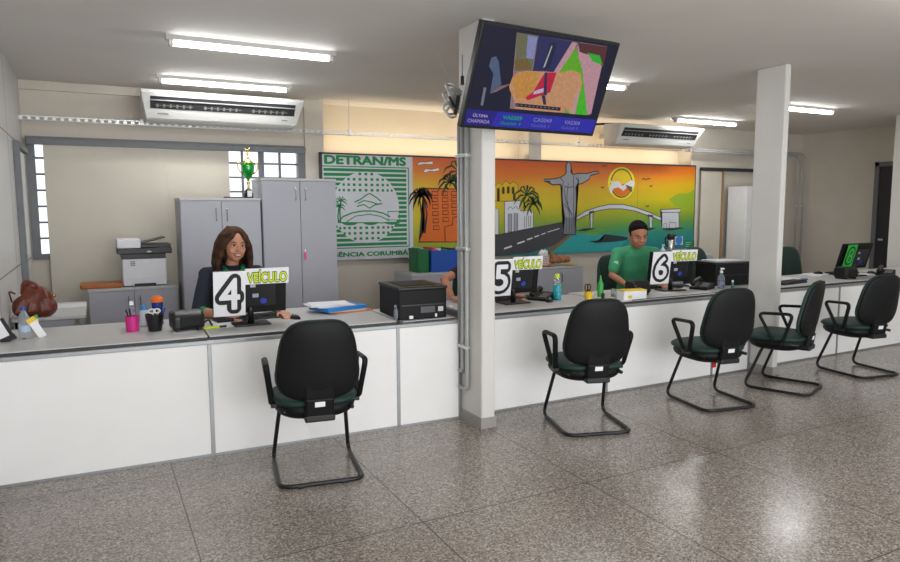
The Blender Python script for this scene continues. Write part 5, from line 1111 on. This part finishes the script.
def hair_woman(t, hm):
    bm = new_bm(); rnd = random.Random(3)
    ball(bm, (0, 0.035, 0.045), (0.096, 0.098, 0.092), hm, 20); ball(bm, (0, 0.06, -0.04), (0.092, 0.07, 0.11), hm, 16)
    for s in (-1, 1):
        for k in range(11):
            y = -0.034 + 0.0125 * k; top = Vector((s * (0.062 + 0.02 * min(1, k / 4)), y, 0.075 - 0.002 * k)); q = rnd.uniform(-0.01, 0.01)
            pts = [hm @ v for v in (Vector((s * 0.02, y + 0.025, 0.125)), top, Vector((s * (0.098 + q), y + 0.014, 0.0)), Vector((s * (0.108 + q), y + 0.012, -0.08)), Vector((s * (0.118 - q), y + 0.012, -0.15)), Vector((s * (0.108 + q * 2), y - 0.005, -0.20 - 0.02 * rnd.random())))]
            tube(bm, pts, [0.014, 0.019, 0.019, 0.022, 0.022, 0.008], 8)
    for s in (-1, 1):
        for k in range(4):
            pts = [hm @ v for v in (Vector((s * (0.004 + 0.004 * k), -0.030 - 0.006 * k, 0.122 - 0.006 * k)), Vector((s * 0.040, -0.058 - 0.004 * k, 0.098 - 0.010 * k)), Vector((s * 0.068, -0.046 - 0.003 * k, 0.060 - 0.010 * k)), Vector((s * 0.086, -0.030, 0.010 - 0.01 * k)))]
            tube(bm, pts, [0.012, 0.014, 0.013, 0.010], 8)
    for k in range(7):
        x = -0.06 + 0.02 * k; pts = [hm @ v for v in (Vector((x, 0.10, 0.05)), Vector((x * 1.3, 0.125, -0.06)), Vector((x * 1.5, 0.11, -0.16)), Vector((x * 1.5, 0.09, -0.22)))]
        tube(bm, pts, [0.03, 0.03, 0.03, 0.012], 8)
    blob('hair', bm, M['hairw'], t, 0.0075, 2)
def hair_short(t, hm):
    bm = new_bm(); ball(bm, (0, 0.022, 0.046), (0.083, 0.097, 0.085), hm, 20)
    bmesh.ops.bisect_plane(bm, geom=bm.verts[:] + bm.edges[:] + bm.faces[:], plane_co=hm @ Vector((0, -0.045, 0.062)), plane_no=(hm.to_3x3() @ Vector((0, -0.62, -0.78))), clear_outer=True)
    bmesh.ops.contextual_create(bm, geom=[e for e in bm.edges if e.is_boundary])
    for s in (-1, 1): ball(bm, (s * 0.073, 0.0, 0.02), (0.008, 0.022, 0.032), hm, 10)
    for k in range(9): ball(bm, (-0.048 + 0.012 * k, -0.052 + abs(k - 4) * 0.005, 0.092), (0.014, 0.018, 0.02), hm, 8)
    blob('hair', bm, M['hairm'], t, 0.006, 2)
# woman at desk four, leaning on the desk and smiling
wm = person((0.925, 1.20, 0), 0, 'smiling woman with long brown hair and navy top at desk four', M['skinw'], M['navy'], hair_woman, (0.0, -0.13, 1.11), (0.02, -0.175, 1.262), 4, 6,
            ((0.27, -0.36, 0.80), (0.27, -0.60, 0.785)), ((-0.29, -0.36, 0.80), (-0.12, -0.56, 0.785)), 1.25, 1.15, 1.12, 1.06, 0.188, ((0.0, -1, -0.05), (0.5, -1, -0.05)), trimm=M['trim'], female=True, smile=True, hroll=4)
bm = new_bm(); tube(bm, [(-0.07, -0.16, 1.10), (-0.05, -0.225, 1.06), (-0.02, -0.25, 1.02)], [0.016, 0.018, 0.012], 8); tube(bm, [(0.075, -0.16, 1.10), (0.06, -0.225, 1.06), (0.02, -0.25, 1.02)], [0.018, 0.022, 0.014], 8); obj('green_collar', bm, M['trim'], wm, smooth=True)
# man at desk six, looking down
mn = person((4.92, 1.05, 0), -18, 'man in green t-shirt looking down at desk six', M['skinm'], M['shirtg'], hair_short, (-0.02, -0.17, 1.145), (-0.045, -0.265, 1.262), 18, -6,
            ((0.27, -0.30, 0.82), (0.12, -0.50, 0.785)), ((-0.29, -0.22, 0.86), (-0.24, -0.47, 0.785)), 0.72, 0.72, 1.12, 1.12, 0.20, ((-0.3, -1, -0.05), (0.2, -1, -0.08)))
bm = new_bm(); box(bm, -0.02, 0.02, -0.002, 0.002, -0.016, 0.016); obj('sleeve_patch', bm, P(170, 220, 190), mn, loc=(-0.262, -0.245, 0.99), rot=(0, 0, R(-20)), bevel=0.004)
bm = new_bm()
for k in range(3): box(bm, -0.03, 0.03 - 0.008 * k, -0.002, 0.002, 0.02 - 0.022 * k, 0.034 - 0.022 * k)
obj('chest_print', bm, P(150, 200, 175), mn, loc=(0.085, -0.283, 0.93), rot=(R(14), 0, R(8)))
# clerk hidden behind the television pillar, only an arm shows
ck = person((3.09, 1.12, 0), 0, 'clerk in dark top hidden behind the television pillar, arm showing', M['skinm'], M['navy'], hair_short, (0.0, -0.12, 1.05), (0.0, -0.17, 1.22), 10, 0,
            ((0.26, -0.30, 0.80), (0.15, -0.52, 0.785)), ((-0.44, -0.26, 0.93), (-0.45, -0.42, 0.79)), 0.5, 0.5, 1.0, 1.0, 0.185, ((-0.2, -1, -0.05), (0.1, -1, -0.05)))
